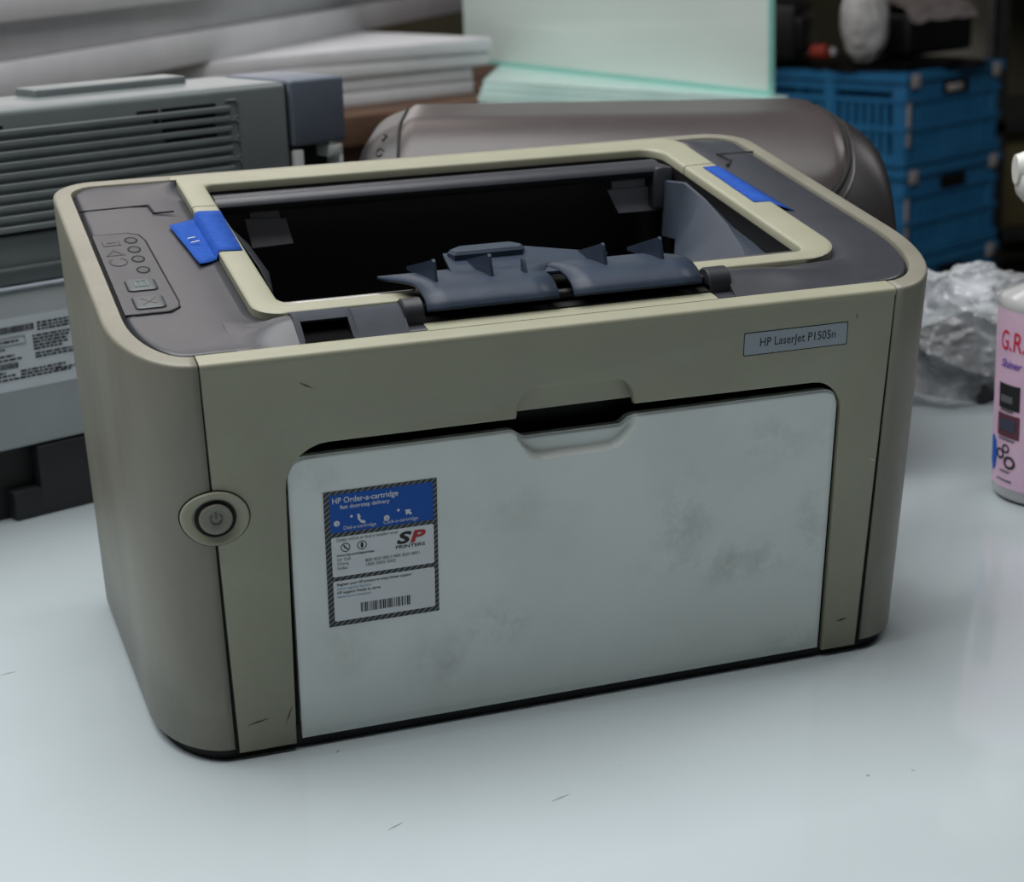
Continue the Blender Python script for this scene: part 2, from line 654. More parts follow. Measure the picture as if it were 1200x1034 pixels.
ms = bpy.data.materials.new('striped_sticker_border')
ms.use_nodes = True
nt = ms.node_tree
b = nt.nodes['Principled BSDF']
b.inputs['Roughness'].default_value = 0.5
tc = nt.nodes.new('ShaderNodeTexCoord')
mp = nt.nodes.new('ShaderNodeMapping')
mp.inputs['Rotation'].default_value = (0, math.radians(-50), 0)
nt.links.new(tc.outputs['Object'], mp.inputs[0])
wv = nt.nodes.new('ShaderNodeTexWave')
wv.inputs['Scale'].default_value = 175
wv.inputs['Distortion'].default_value = 0
nt.links.new(mp.outputs[0], wv.inputs['Vector'])
rw = nt.nodes.new('ShaderNodeValToRGB')
rw.color_ramp.elements[0].position = 0.72
rw.color_ramp.elements[1].position = 0.86
rw.color_ramp.elements[0].color = lin((26, 30, 33))
rw.color_ramp.elements[1].color = lin((112, 118, 120))
nt.links.new(wv.outputs['Fac'], rw.inputs[0])
nt.links.new(rw.outputs[0], b.inputs['Base Color'])
R4 = lambda x0, x1, z0, z1: [(x0, z0), (x1, z0), (x1, z1), (x0, z1)]
stk = patch('order_sticker', R4(SX0 - 0.0006, SX1, SZ0, SZ1), 0.0, WHITEP, prn)
stk['label'] = 'blue and white ordering sticker with striped black border'
patch('striped_border', R4(SX0, SX1, SZ0, SZ1), 0.00006, ms, stk)
patch('blue_field', R4(0.0802, 0.1252, 0.1002, 0.1176), 0.00012, BLUE, stk)
patch('white_field', rrect(0.0802, 0.1252, 0.0800, 0.0982, 0.0008, 3), 0.00012, WHITEP, stk)
patch('white_field', rrect(0.0802, 0.1252, 0.0592, 0.0780, 0.0008, 3), 0.00012, WHITEP, stk)
LT = lambda s, a, c, size, m, **k: text('lettering', s, G, a, c, 0.0002, size, m, stk, **k)
LT('HP Order-a-cartridge', 0.0812, 0.1136, 0.0036, WHITEP, width=0.0285, bold=0.00004)
LT('fast doorstep delivery', 0.0846, 0.1109, 0.0026, WHITEP, width=0.0215, bold=0.00003)
LT('Dial-a-cartridge', 0.0856, 0.1014, 0.0023, WHITEP, width=0.0142)
LT('Click-a-cartridge', 0.1030, 0.1014, 0.0023, WHITEP, width=0.0152)
LT('Order online or find a reseller now!', 0.0822, 0.0962, 0.0021, INK, width=0.0270)
LT('www.hp.com/apac/oac', 0.0822, 0.0892, 0.0018, INK, width=0.0165, bold=0.00003)
LT('Or Call', 0.0822, 0.0872, 0.0020, INK, width=0.0058)
LT('China', 0.0822, 0.0852, 0.0020, INK, width=0.0050)
LT('India', 0.0822, 0.0832, 0.0020, INK, width=0.0042)
LT('800 820 0851/400 820 0851', 0.0945, 0.0852, 0.0020, INK, width=0.0240)
LT('1800 3002 3002', 0.0945, 0.0832, 0.0020, INK, width=0.0130)
LT('Register your HP product to enjoy better support', 0.0817, 0.0757, 0.0018, INK, width=0.0330, bold=0.00003)
LT('www.register.hp.com', 0.0817, 0.0738, 0.0017, INKB, width=0.0150)
LT('HP support Ready to serve', 0.0817, 0.0719, 0.0018, INK, width=0.0190, bold=0.00003)
LT('www.hp.com/support', 0.0817, 0.0700, 0.0017, INKB, width=0.0150)
LT('S', 0.1085, 0.0913, 0.0072, INK, bold=0.00030, shear=0.25, width=0.0068)
LT('P', 0.1144, 0.0913, 0.0072, RED, bold=0.00030, shear=0.25, width=0.0070)
LT('PRINTERS', 0.1080, 0.0890, 0.0021, INK, width=0.0130, bold=0.00004)


def disc(name, a, c, r, d, m, r2=0.0, n=16):
    bm = bmesh.new()
    if r2:
        loft(bm, [[G(a + q * math.cos(k * 2 * PI / n), c + q * math.sin(k * 2 * PI / n), d) for k in range(n)] for q in (r, r2)])
    else:
        bm.faces.new([bm.verts.new(G(a + r * math.cos(k * 2 * PI / n), c + r * math.sin(k * 2 * PI / n), d)) for k in range(n)])
    return obj(name, bm, m, stk, smooth=False)


disc('number_badge', 0.0829, 0.1045, 0.0013, 0.00018, WHITEP)
disc('number_badge', 0.1046, 0.1040, 0.0013, 0.00018, WHITEP)
text('lettering', '1', G, 0.0826, 0.1038, 0.00026, 0.0019, BLUE, stk)
text('lettering', '2', G, 0.1042, 0.1033, 0.00026, 0.0019, BLUE, stk)
disc('dot', 0.0893, 0.1070, 0.0006, 0.00018, WHITEP)
disc('dot', 0.1098, 0.1068, 0.0006, 0.00018, WHITEP)
patch('phone_icon', [(0.0918, 0.1074), (0.0926, 0.1079), (0.0934, 0.1063), (0.0929, 0.1057), (0.0939, 0.1044), (0.0946, 0.1046), (0.0955, 0.1036), (0.0948, 0.1030), (0.0934, 0.1035), (0.0921, 0.1052)], 0.00018, WHITEP, stk)
patch('pointer_icon', [(0.1128, 0.1066), (0.1155, 0.1064), (0.1148, 0.1056), (0.1158, 0.1046), (0.1150, 0.1039), (0.1141, 0.1048), (0.1132, 0.1040)], 0.00018, WHITEP, stk)
for ca in (0.0862, 0.0934):
    disc('round_icon', ca, 0.0932, 0.0021, 0.00018, INK, 0.0017)
patch('handset', [(0.0852, 0.0943), (0.0857, 0.0946), (0.0863, 0.0934), (0.0871, 0.0926), (0.0876, 0.0929), (0.0873, 0.0921), (0.0862, 0.0925), (0.0854, 0.0935)], 0.00018, INK, stk)
patch('fingerprint', rrect(0.0928, 0.0940, 0.0920, 0.0944, 0.0005, 3), 0.00018, INK, stk)
# barcode
bm = bmesh.new()
x = 0.0918
while x < 0.1138:
    wd = random.choice((0.00025, 0.0004, 0.0006))
    prism(bm, R4(x, x + wd, 0.0620, 0.0664), lambda a, c, q: G(a, c, q), 0.00018, 0.0001)
    x += wd + random.choice((0.0002, 0.00035, 0.0005))
bc = obj('barcode', bm, INK, stk, smooth=False)
bc['kind'] = 'stuff'


# ---- power button straddling the left seam
def SH(x, z, d=0.0):
    """front face including the rounded left corner"""
    y = 0.0
    if x < XL:
        q = min(1, (XL - x) / XL)
        y = 0.057 * (1 - math.sqrt(max(0, 1 - q * q)))
    p = shell_pt(x, y, z)
    return p - Vector((0.12 * (x < 0.028), 1, 0)).normalized() * d


pb = None
BXc, BZc = 0.0312, 0.1146


def dish(name, prof, m, parent, sx=1.18):
    bm = bmesh.new()
    n = 40
    R_ = []
    for r, d in prof:
        R_.append([SH(BXc + r * sx * math.cos(k * 2 * PI / n), BZc + r * math.sin(k * 2 * PI / n), d) for k in range(n)])
    V = loft(bm, R_)
    if prof[-1][0] < 0.009 and name != 'button_ring':
        bm.faces.new(V[-1])
        bmesh.ops.recalc_face_normals(bm, faces=bm.faces[:])
    return obj(name, bm, m, parent, ang=50)


dish('button_gap', [(0.0123, 0.0002), (0.0116, 0.0005), (0.0100, 0.0005)], GROOVE, prn)
ring = dish('button_ring', [(0.0118, -0.002), (0.0118, 0.0010), (0.0114, 0.0016), (0.0104, 0.0014), (0.0086, 0.0004), (0.0080, 0.0002), (0.0078, -0.002)], CREAM, prn)
dish('button_well', [(0.0082, 0.0005), (0.0070, 0.0003), (0.0060, 0.0002)], GROOVE, prn, 1.05)
pbt = dish('power_button', [(0.0066, -0.001), (0.0066, 0.0016), (0.0060, 0.0021), (0.0040, 0.0017), (0.0005, 0.0016)], SHELL, prn, 1.03)
bm = bmesh.new()
pts = [SH(BXc + 0.0024 * math.sin(a), BZc + 0.0024 * math.cos(a), 0.0021) for a in [0.7 + k * (2 * PI - 1.4) / 16 for k in range(17)]]
tube(bm, pts, 0.00032, 6)
tube(bm, [SH(BXc, BZc + 0.0002, 0.0021), SH(BXc, BZc + 0.0030, 0.0021)], 0.00032, 6)
obj('power_symbol', bm, INKG, pbt)

# ---- charcoal top insert (a lofted ring round the output frame)
NI = 160
CX, CY = 0.200, 0.140


def full_insert(i):
    p = []
    p += ell(XR, 0.076, W - XR - i, 0.076 - i, -PI / 2, 0, 14)
    p += ell(W - 0.026, D - 0.022, 0.026 - i, 0.022 - i, 0, PI / 2, 8)
    p += ell(0.022, D - 0.022, 0.022 - i, 0.022 - i, PI / 2, PI, 8)
    p += ell(XL, 0.057, XL - i, 0.057 - i, PI, 1.5 * PI, 14)
    return p


def cast(poly, ang):
    dx, dy = math.cos(ang), math.sin(ang)
    best = None
    n = len(poly)
    for i in range(n):
        (x1, y1), (x2, y2) = poly[i], poly[(i + 1) % n]
        ex, ey = x2 - x1, y2 - y1
        den = dx * ey - dy * ex
        if abs(den) < 1e-12:
            continue
        t = ((x1 - CX) * ey - (y1 - CY) * ex) / den
        s = ((x1 - CX) * dy - (y1 - CY) * dx) / den
        if t > 0 and -1e-9 <= s <= 1 + 1e-9 and (best is None or t > best):
            best = t
    return (CX + dx * best, CY + dy * best)


def rr4(x0, x1, y0, y1, r0, r1, r2, r3, n=7):
    out = []
    for (cx, cy, r, a0) in ((x0 + r0, y0 + r0, r0, PI), (x1 - r1, y0 + r1, r1, 1.5 * PI), (x1 - r2, y1 - r2, r2, 0), (x0 + r3, y1 - r3, r3, PI / 2)):
        for k in range(n + 1):
            a = a0 + k * PI / 2 / n
            out.append((cx + r * math.cos(a), cy + r * math.sin(a)))
    return out


FO = rr4(0.0625, 0.3425, 0.0425, 0.2395, 0.013, 0.024, 0.010, 0.005)
FI = rr4(0.0752, 0.3245, 0.0535, 0.2250, 0.008, 0.006, 0.012, 0.004)
keyang = set()
for poly in (full_insert(0.0096), FO, FI):
    for (x, y) in poly:
        keyang.add(round(math.atan2(y - CY, x - CX), 3))
for k in range(NI):
    keyang.add(round(-PI + 2 * PI * k / NI, 3))
ANG = sorted(keyang)
ANG = [a for i, a in enumerate(ANG) if i == 0 or a - ANG[i - 1] > 0.004]
oi = [cast(full_insert(0.0110), a) for a in ANG]
fo = [cast(FO, a) for a in ANG]
fi = [cast(FI, a) for a in ANG]
bm = bmesh.new()
rings = []
for t, dz in ((0.0, -0.006), (0.0, -0.0010), (0.015, -0.0004), (0.05, -0.0002), (0.45, -0.0002), (0.65, -0.0007), (0.80, -0.0015), (0.92, -0.0024), (1.0, -0.0028), (1.03, -0.006)):
    rings.append([T(a[0] + (c[0] - a[0]) * t, a[1] + (c[1] - a[1]) * t, dz) for a, c in zip(oi, fo)])
loft(bm, rings)
obj('top_insert', bm, DARK, prn, ang=60)
bm = bmesh.new()
# dark gap between rim and insert
loft(bm, [[T(*cast(full_insert(0.0086), a), -0.003) for a in ANG], [T(*p, -0.0032) for p in oi]])
obj('rim_gap', bm, GROOVE, prn)


# ---- cream frame round the output tray, split by the seam of the top cover
def frame_mesh():
    bm = bmesh.new()
    rings = []
    for t, dz in ((0.0, -0.004), (0.0, 0.0006), (0.05, 0.0011), (0.12, 0.0013), (0.88, 0.0010), (0.96, 0.0006), (1.0, -0.0003), (1.0, -0.0045)):
        rings.append([T(a[0] + (c[0] - a[0]) * t, a[1] + (c[1] - a[1]) * t, dz) for a, c in zip(fo, fi)])
    loft(bm, rings)
    return bm


YS = 0.1895
bm = frame_mesh()
bmesh.ops.bisect_plane(bm, geom=bm.verts[:] + bm.edges[:] + bm.faces[:], plane_co=(0, YS - 0.0004, 0), plane_no=(0, 1, 0), clear_outer=True)
obj('tray_frame', bm, CREAM, prn, ang=50)
bm = frame_mesh()
bmesh.ops.bisect_plane(bm, geom=bm.verts[:] + bm.edges[:] + bm.faces[:], plane_co=(0, YS + 0.0004, 0), plane_no=(0, 1, 0), clear_inner=True)
obj('rear_frame', bm, CREAM, prn, ang=50)


def strip(name, pts, wd, d, m, parent, th=0.0006):
    """flat ribbon on the top surface along pts"""
    bm = bmesh.new()
    for (x1, y1), (x2, y2) in zip(pts, pts[1:]):
        v = Vector((x2 - x1, y2 - y1))
        v.normalize()
        nx, ny = -v.y * wd / 2, v.x * wd / 2
        prism(bm, [(x1 + nx - v.x * wd / 2, y1 + ny - v.y * wd / 2), (x1 - nx - v.x * wd / 2, y1 - ny - v.y * wd / 2), (x2 - nx + v.x * wd / 2, y2 - ny + v.y * wd / 2), (x2 + nx + v.x * wd / 2, y2 + ny + v.y * wd / 2)], lambda a, c, q: T(a, c, q), d, d - th)
    return obj(name, bm, m, parent, smooth=False)


strip('cover_seam', [(0.0100, 0.2008), (0.0430, 0.2022), (0.0440, 0.1895)], 0.0011, 0.0001, GROOVE, prn)
strip('cover_seam', [(0.0440, 0.1895), (0.0530, 0.1897)], 0.0011, 0.0001, GROOVE, prn)
strip('cover_seam', [(0.3740, 0.2080), (0.3535, 0.2088), (0.3550, 0.1965)], 0.0014, 0.0001, GROOVE, prn)
strip('cover_seam', [(0.3550, 0.1965), (0.3500, 0.1895)], 0.0014, 0.0001, GROOVE, prn)
strip('rear_seam', [(0.062, 0.2425), (0.336, 0.2425)], 0.0007, 0.0003, GROOVE, prn)
# rear cream strip between rim and frame
bm = bmesh.new()
bx(bm, (0, 0, 0), (1, 1, 1))
for v in bm.verts:
    x = 0.0600 + 0.276 * v.co.x
    y = 0.2370 + 0.0052 * v.co.y
    v.co = T(x, y, -0.003 + 0.0036 * v.co.z)
obj('rear_strip', bm, CREAM, prn)

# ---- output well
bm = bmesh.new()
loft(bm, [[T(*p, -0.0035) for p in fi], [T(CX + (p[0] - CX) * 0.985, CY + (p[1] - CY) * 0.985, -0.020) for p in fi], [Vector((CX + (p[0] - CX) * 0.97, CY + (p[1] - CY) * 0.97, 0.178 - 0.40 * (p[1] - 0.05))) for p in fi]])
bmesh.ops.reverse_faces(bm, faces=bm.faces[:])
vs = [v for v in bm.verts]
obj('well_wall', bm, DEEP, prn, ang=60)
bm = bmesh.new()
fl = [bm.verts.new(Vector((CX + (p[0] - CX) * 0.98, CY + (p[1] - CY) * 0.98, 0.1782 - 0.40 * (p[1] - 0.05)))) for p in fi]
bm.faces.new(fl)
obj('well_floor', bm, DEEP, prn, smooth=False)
# rear cross bar
bm = bmesh.new()
n = 14
rings = []
for x in (0.0765, 0.317):
    rings.append([Vector((x, 0.2120 + 0.0095 * math.cos(k * 2 * PI / n), 0.2110 + 0.0050 * math.sin(k * 2 * PI / n))) for k in range(n)])
loft(bm, rings, True, True)
obj('cross_bar', bm, DARK, prn)
bm = bmesh.new()
bx(bm, (0.3125, 0.200, 0.190), (0.3235, 0.224, 0.2135), 0.003)
obj('bar_bracket', bm, DARK, prn)
# polished front roller
bm = bmesh.new()
tube(bm, [(0.0775, 0.0615, 0.1862), (0.3225, 0.0615, 0.1862)], 0.0032, 16)
obj('exit_roller', bm, STEEL, prn)
bm = bmesh.new()
prism(bm, [(0.0770, 0.0535), (0.3230, 0.0535), (0.3230, 0.0570), (0.0770, 0.0570)], lambda a, c, q: T(a, c, q), -0.002, -0.006)
obj('roller_lip', bm, DARK, prn)
# paper stop tabs hanging below the bar
for pts in ([(0.0917, 0.2031), (0.1127, 0.2018), (0.1157, 0.1888), (0.0945, 0.1881)], [(0.2888, 0.2018), (0.3142, 0.2020), (0.3186, 0.1887), (0.2950, 0.1888)]):
    bm = bmesh.new()
    prism(bm, pts, lambda a, c, q: Vector((a, 0.210 + q, c)), 0, 0.0008)
    # sloped arm that carries the tab
    prism(bm, [(pts[0][0] + 0.003, 0.2018), (pts[1][0] - 0.003, 0.2018), (pts[1][0] - 0.003, 0.209), (pts[0][0] + 0.003, 0.209)], lambda a, c, q: Vector((a, 0.211 + q, c)), 0, 0.0008)
    obj('paper_tab', bm, TABM, prn, smooth=False)
# curved paper guide at the right wall
bm = bmesh.new()
rid = [(0.3185, 0.200, 0.2060), (0.3235, 0.186, 0.2062), (0.3225, 0.160, 0.2010), (0.3180, 0.125, 0.1935), (0.3105, 0.092, 0.1870), (0.3040, 0.073, 0.1835)]
ra_, rb_, rc_ = [], [], []
for (x, y, z) in rid:
    ra_.append(Vector((x - 0.002 - 0.034 * smooth01((0.206 - y) / 0.10), y + 0.001, z - 0.030)))
    rb_.append(Vector((x, y, z)))
    rc_.append(Vector((0.3250, y + 0.004, z - 0.0035)))
loft(bm, [ra_, [p + Vector((-0.0006, 0, -0.0006)) for p in rb_], [p + Vector((0.0005, 0, 0)) for p in rb_], rc_], closed=False)
obj('paper_guide', bm, mat('guide_plastic', (52, 60, 72), 0.6), prn, ang=30)
bm = bmesh.new()
bx(bm, (0, 0, 0), (1, 1, 1))
obj_side = [(0.0775, 0.176), (0.0790, 0.150), (0.0800, 0.110), (0.0790, 0.085)]
bm.free()
bm = bmesh.new()
loft(bm, [[T(x - 0.002, y, -0.003) for x, y in obj_side], [T(x + 0.0035 * math.sin((y - 0.085) / 0.091 * PI), y, -0.006) for x, y in obj_side], [T(x, y, -0.020) for x, y in obj_side]], closed=False)
obj('paper_guide', bm, DARK, prn, ang=60)

# ---- control panel on the insert
cpx = [(0.0108, 0.0590), (0.0290, 0.0592), (0.0335, 0.0625), (0.0345, 0.0680), (0.0330, 0.1500), (0.0312, 0.1580), (0.0270, 0.1615), (0.0108, 0.1620)]
bm = bmesh.new()
prism(bm, cpx, lambda a, c, q: T(a, c, q), 0.0005, -0.001)
cp = obj('control_panel', bm, mat('panel_grey', (66, 67, 71), 0.42, (61, 62, 66), 80, 4, 0.1, 1500), prn)
strip('panel_gap', [(0.0300, 0.0590), (0.0342, 0.0635), (0.0350, 0.0700), (0.0336, 0.1500), (0.0317, 0.1590), (0.0272, 0.1624), (0.0108, 0.1627)], 0.0007, 0.00035, GROOVE, cp)
strip('panel_gap', [(0.0150, 0.0586), (0.0300, 0.0588)], 0.0006, 0.00035, GROOVE, cp)
for (x, y) in ((0.0270, 0.1510), (0.0266, 0.1382), (0.0264, 0.1253), (0.0264, 0.1108)):
    bm = bmesh.new()
    n = 18
    loft(bm, [[T(x + r * math.cos(k * 2 * PI / n), y + r * 1.5 * math.sin(k * 2 * PI / n), d) for k in range(n)] for r, d in ((0.0031, 0.0006), (0.0024, 0.0008), (0.0022, 0.0006))])
    l = obj('indicator_rim', bm, GROOVE, cp)
    bm = bmesh.new()
    bm.faces.new([bm.verts.new(T(x + 0.0022 * math.cos(k * 2 * PI / n), y + 0.0033 * math.sin(k * 2 * PI / n), 0.00062)) for k in range(n)])
    obj('indicator_lens', bm, mat('grey_lens', (66, 67, 70), 0.6), cp)
ICON = mat('icon_grey', (52, 53, 56), 0.5)


def line_icon(pts, closed=False):
    strip('panel_icon', pts + ([pts[0]] if closed else []), 0.0008, 0.00065, ICON, cp, 0.0002)


line_icon([(0.0140, 0.1520), (0.0140, 0.1460), (0.0214, 0.1460), (0.0214, 0.1520)])
line_icon([(0.0160, 0.1500), (0.0196, 0.1500)])
line_icon([(0.0136, 0.1325), (0.0212, 0.1325), (0.0174, 0.1395)], True)
line_icon([(0.0174 + 0.0038 * math.sin(a), 0.1235 + 0.0052 * math.cos(a)) for a in [0.6 + k * 5.0 / 12 for k in range(13)]])
for (y0, y1), sym in (((0.0850, 0.0985), 0), ((0.0635, 0.0775), 1)):
    bm = bmesh.new()
    prism(bm, rrect(0.0158, 0.0292, y0 - 0.0007, y1 + 0.0007, 0.0022), lambda a, c, q: T(a, c, q), 0.0006, 0)
    obj('button_gap', bm, GROOVE, cp)
    bm = bmesh.new()
    o1 = rrect(0.0164, 0.0286, y0, y1, 0.0020)
    o2 = rrect(0.0170, 0.0280, y0 + 0.0008, y1 - 0.0008, 0.0016)
    V = loft(bm, [[T(*p, 0.0) for p in o1], [T(*p, 0.0010) for p in o1], [T(*p, 0.0014) for p in o2]])
    bm.faces.new(V[-1])
    bmesh.ops.recalc_face_normals(bm, faces=bm.faces[:])
    pbn = obj('panel_button', bm, mat('button_grey', (74, 78, 81), 0.42), cp)
    if sym == 0:
        strip('button_symbol', [(0.0200, 0.0885), (0.0200, 0.0950), (0.0250, 0.0950), (0.0250, 0.0885), (0.0200, 0.0885)], 0.0008, 0.0016, mat('symbol_green', (84, 104, 102), 0.5), pbn, 0.0003)
        strip('button_symbol', [(0.0225, 0.0890), (0.0225, 0.0940)], 0.0008, 0.0016, MATS['symbol_green'], pbn, 0.0003)
    else:
        strip('button_symbol', [(0.0200, 0.0675), (0.0250, 0.0735)], 0.0007, 0.0016, mat('symbol_red', (100, 88, 90), 0.5), pbn, 0.0003)
        strip('button_symbol', [(0.0250, 0.0675), (0.0200, 0.0735)], 0.0007, 0.0016, MATS['symbol_red'], pbn, 0.0003)


# ---- blue tape
def tape(name, rows_, m):
    bm = bmesh.new()
    R_ = loft(bm, [[T(x, y, d) for x, y, d in r] for r in rows_], closed=False)
    o = obj(name, bm, m, prn, ang=60)
    md = o.modifiers.new('t', 'SOLIDIFY')
    md.thickness = 0.0002
    return o


def tape_rows(left, right, n=10, rough=0.0008):
    out = []
    for k in range(n + 1):
        t = k / n
        r = []
        for (xa, ya, da), (xb, yb, db) in zip(left, right):
            j = (random.random() - 0.5) * rough
            r.append((xa + (xb - xa) * t + j * 0.2, ya + (yb - ya) * t + j * (k in (0, n)), da + (db - da) * t))
        out.append(r)
    return out


# across the left frame rail: down the step on to the insert
Ltop = [(0.0475, 0.1680, 0.0004), (0.0545, 0.1745, -0.0008), (0.0610, 0.1805, -0.0018), (0.0626, 0.1812, 0.0012), (0.0640, 0.1812, 0.0018), (0.0745, 0.1803, 0.0014)]
Lbot = [(0.0520, 0.1125, 0.0002), (0.0570, 0.1165, -0.0010), (0.0612, 0.1215, -0.0018), (0.0626, 0.1232, 0.0012), (0.0640, 0.1232, 0.0018), (0.0735, 0.1227, 0.0014)]
tl = tape('blue_tape', tape_rows(Ltop, Lbot), TAPE)
tl['label'] = 'torn piece of blue tape on the wide charcoal side by the buttons'
Rtop = [(0.3330, 0.1845, 0.0015), (0.3415, 0.1845, 0.0015), (0.3430, 0.1842, 0.0008), (0.3470, 0.1835, -0.0014)]
Rbot = [(0.3328, 0.1235, 0.0015), (0.3412, 0.1227, 0.0015), (0.3428, 0.1200, 0.0006), (0.3500, 0.1115, -0.0012)]
tape('blue_tape', tape_rows(Rtop, Rbot), TAPE)
# white scratches on the left tape
for pts in ([(0.0530, 0.1470), (0.0560, 0.1480)], [(0.0535, 0.1410), (0.0570, 0.1425)]):
    strip('tape_scratch', pts, 0.0007, 0.0006, WHITEP, prn, 0.0003)

# ---- front hinge zone: cream shelf, hinge drums, slot
bm = bmesh.new()
prism(bm, [(0.1275, 0.0090), (0.2590, 0.0090), (0.2590, 0.0430), (0.1275, 0.0430)], lambda a, c, q: T(a, c, q), 0.0002, -0.006)
obj('hinge_shelf', bm, CREAM, prn)
bm = bmesh.new()
prism(bm, [(0.1275, 0.0170), (0.2590, 0.0170), (0.2590, 0.0430), (0.1275, 0.0430)], lambda a, c, q: T(a, c, q), 0.0009, 0.0)
obj('hinge_trough', bm, GROOVE, prn)


def hump_d(y, h):
    P = [(0.0100, 0.0), (0.0125, 0.18), (0.0180, 0.62), (0.0230, 0.93), (0.0262, 1.0), (0.0300, 0.86), (0.0350, 0.40), (0.0415, -0.25)]
    for (a, p), (b2, q) in zip(P, P[1:]):
        if y <= b2:
            return h * (p + (q - p) * (y - a) / (b2 - a))
    return h * P[-1][1]


HYS = [0.0100 + 0.0315 * k / 18 for k in range(19)]


def hump(name, xs, m, ends=True):
    """raised ridge of the hinge cover, xs = (x, height)"""
    bm = bmesh.new()
    rr = [[T(x, y, hump_d(y, h) - 0.0004) for y in HYS] for x, h in xs]
    loft(bm, rr, closed=False)
    if ends:
        for x, h in (xs[0], xs[-1]):
            bm.faces.new([bm.verts.new(T(x, y, hump_d(y, h) - 0.0004)) for y in HYS] + [bm.verts.new(T(x, 0.0415, -0.004)), bm.verts.new(T(x, 0.0100, -0.004))])
    bmesh.ops.recalc_face_normals(bm, faces=bm.faces[:])
    return obj(name, bm, m, prn, ang=40)


HH = 0.0066
HINGE = mat('hinge_cover_plastic', (58, 63, 70), 0.62, (52, 57, 64), 80, 4, spec=0.2)
hump('hinge_cover', [(0.0480 + 0.0255 * k / 8, HH * 0.92 * smooth01(k / 8)) for k in range(9)], DARK)
br = hump('slot_brow', [(0.0735, HH + 0.0004), (0.0742, HH + 0.0009), (0.0760, HH + 0.0009)], HINGE)
bro = hump('slot_brow', [(0.0960, HH + 0.0009), (0.0978, HH + 0.0009), (0.0985, HH + 0.0004)], HINGE)
ryS = [0.0205 + 0.0210 * k / 10 for k in range(11)]
bm = bmesh.new()
loft(bm, [[T(x, 0.0205, -0.0005 + 0.0 * x) if k < 0 else T(x, y, hump_d(y, HH + 0.0009) - 0.0004) for k, y in enumerate(ryS)] for x in (0.0758, 0.0962)], closed=False)
rb2 = [T(0.0758, 0.0205, hump_d(0.0205, HH + 0.0009) - 0.0004), T(0.0962, 0.0205, hump_d(0.0205, HH + 0.0009) - 0.0004), T(0.0962, 0.0215, hump_d(0.0205, HH + 0.0009) - 0.0018), T(0.0758, 0.0215, hump_d(0.0205, HH + 0.0009) - 0.0018)]
bm.faces.new([bm.verts.new(p) for p in rb2])
bmesh.ops.recalc_face_normals(bm, faces=bm.faces[:])
obj('slot_roof', bm, HINGE, br)
bm = bmesh.new()
loft(bm, [[T(x, 0.0098, 0.0002), T(x, 0.0260, 0.0002), T(x, 0.0260, 0.0062)] for x in (0.0757, 0.0963)], closed=False)
for x in (0.0761, 0.0959):
    bm.faces.new([bm.verts.new(T(x, y, d)) for y, d in ((0.0102, 0.0), (0.0180, 0.0036), (0.0260, 0.0060), (0.0260, 0.0))])
obj('slot_mouth', bm, mat('slot_black', (5, 5, 6), 0.9, spec=0.1), br)
hump('hinge_cover', [(0.0985, HH), (0.1150, HH), (0.1200, HH * 1.05)], HINGE)
hump('hinge_cover', [(0.2680, HH), (0.2760, HH * 0.95)] + [(0.2760 + 0.062 * k / 8, HH * 0.95 * (1 - smooth01(k / 8))) for k in range(1, 9)], DARK)
for xa, xb in ((0.1195, 0.1285), (0.2585, 0.2690)):
    bm = bmesh.new()
    n = 20
    loft(bm, [[Vector((x, 0.0235 + r * math.cos(k * 2 * PI / n), 0.1868 + r * math.sin(k * 2 * PI / n))) for k in range(n)] for x, r in ((xa, 0.0064), (xa + 0.0006, 0.0070), (xb - 0.0006, 0.0070), (xb, 0.0064))], True, True)
    bx(bm, (xa, 0.0165, 0.176), (xb, 0.0305, 0.1868))
    obj('hinge_drum', bm, mat('hinge_black', (44, 45, 50), 0.4), prn)
bm = bmesh.new()
tube(bm, [(0.128, 0.0250, 0.1880), (0.2595, 0.0250, 0.1880)], 0.0026, 12)
obj('hinge_rod', bm, BLACK, prn)

# ---- flip-up output flap (two curved shells, rear plate, fins)
flap = bpy.data.objects.new('output_flap', None)
link(flap, prn)
flap['label'] = 'slate blue flip-up paper flap with triangular fins'


def fl_prof(t):
    """front lip -> ridge -> rear plate : (y, z)"""
    P = [(0.0165, 0.1885), (0.0180, 0.1912), (0.0215, 0.1938), (0.0270, 0.1957), (0.0340, 0.1966), (0.0430, 0.1966), (0.0540, 0.1960), (0.0660, 0.1950)]
    k = t * (len(P) - 1)
    i = min(int(k), len(P) - 2)
    q = k - i
    return (P[i][0] + (P[i + 1][0] - P[i][0]) * q, P[i][1] + (P[i + 1][1] - P[i][1]) * q)


def flap_shell(name, xf0, xf1, xb0, xb1, tmax=1.0):
    bm = bmesh.new()
    rings = []
    for k in range(21):
        t = k / 20 * tmax
        y, z = fl_prof(t)
        s = smooth01((t - 0.55) / 0.45)
        x0 = xf0 + (xb0 - xf0) * s
        x1 = xf1 + (xb1 - xf1) * s
        rings.append([Vector((x0 + (x1 - x0) * q / 6, y, z)) for q in range(7)])
    loft(bm, rings, closed=False)
    bmesh.ops.recalc_face_normals(bm, faces=bm.faces[:])
    o = obj(name, bm, SLATE, flap, ang=60)
    md = o.modifiers.new('t', 'SOLIDIFY')
    md.thickness = 0.0016
    md.offset = 0
    return o


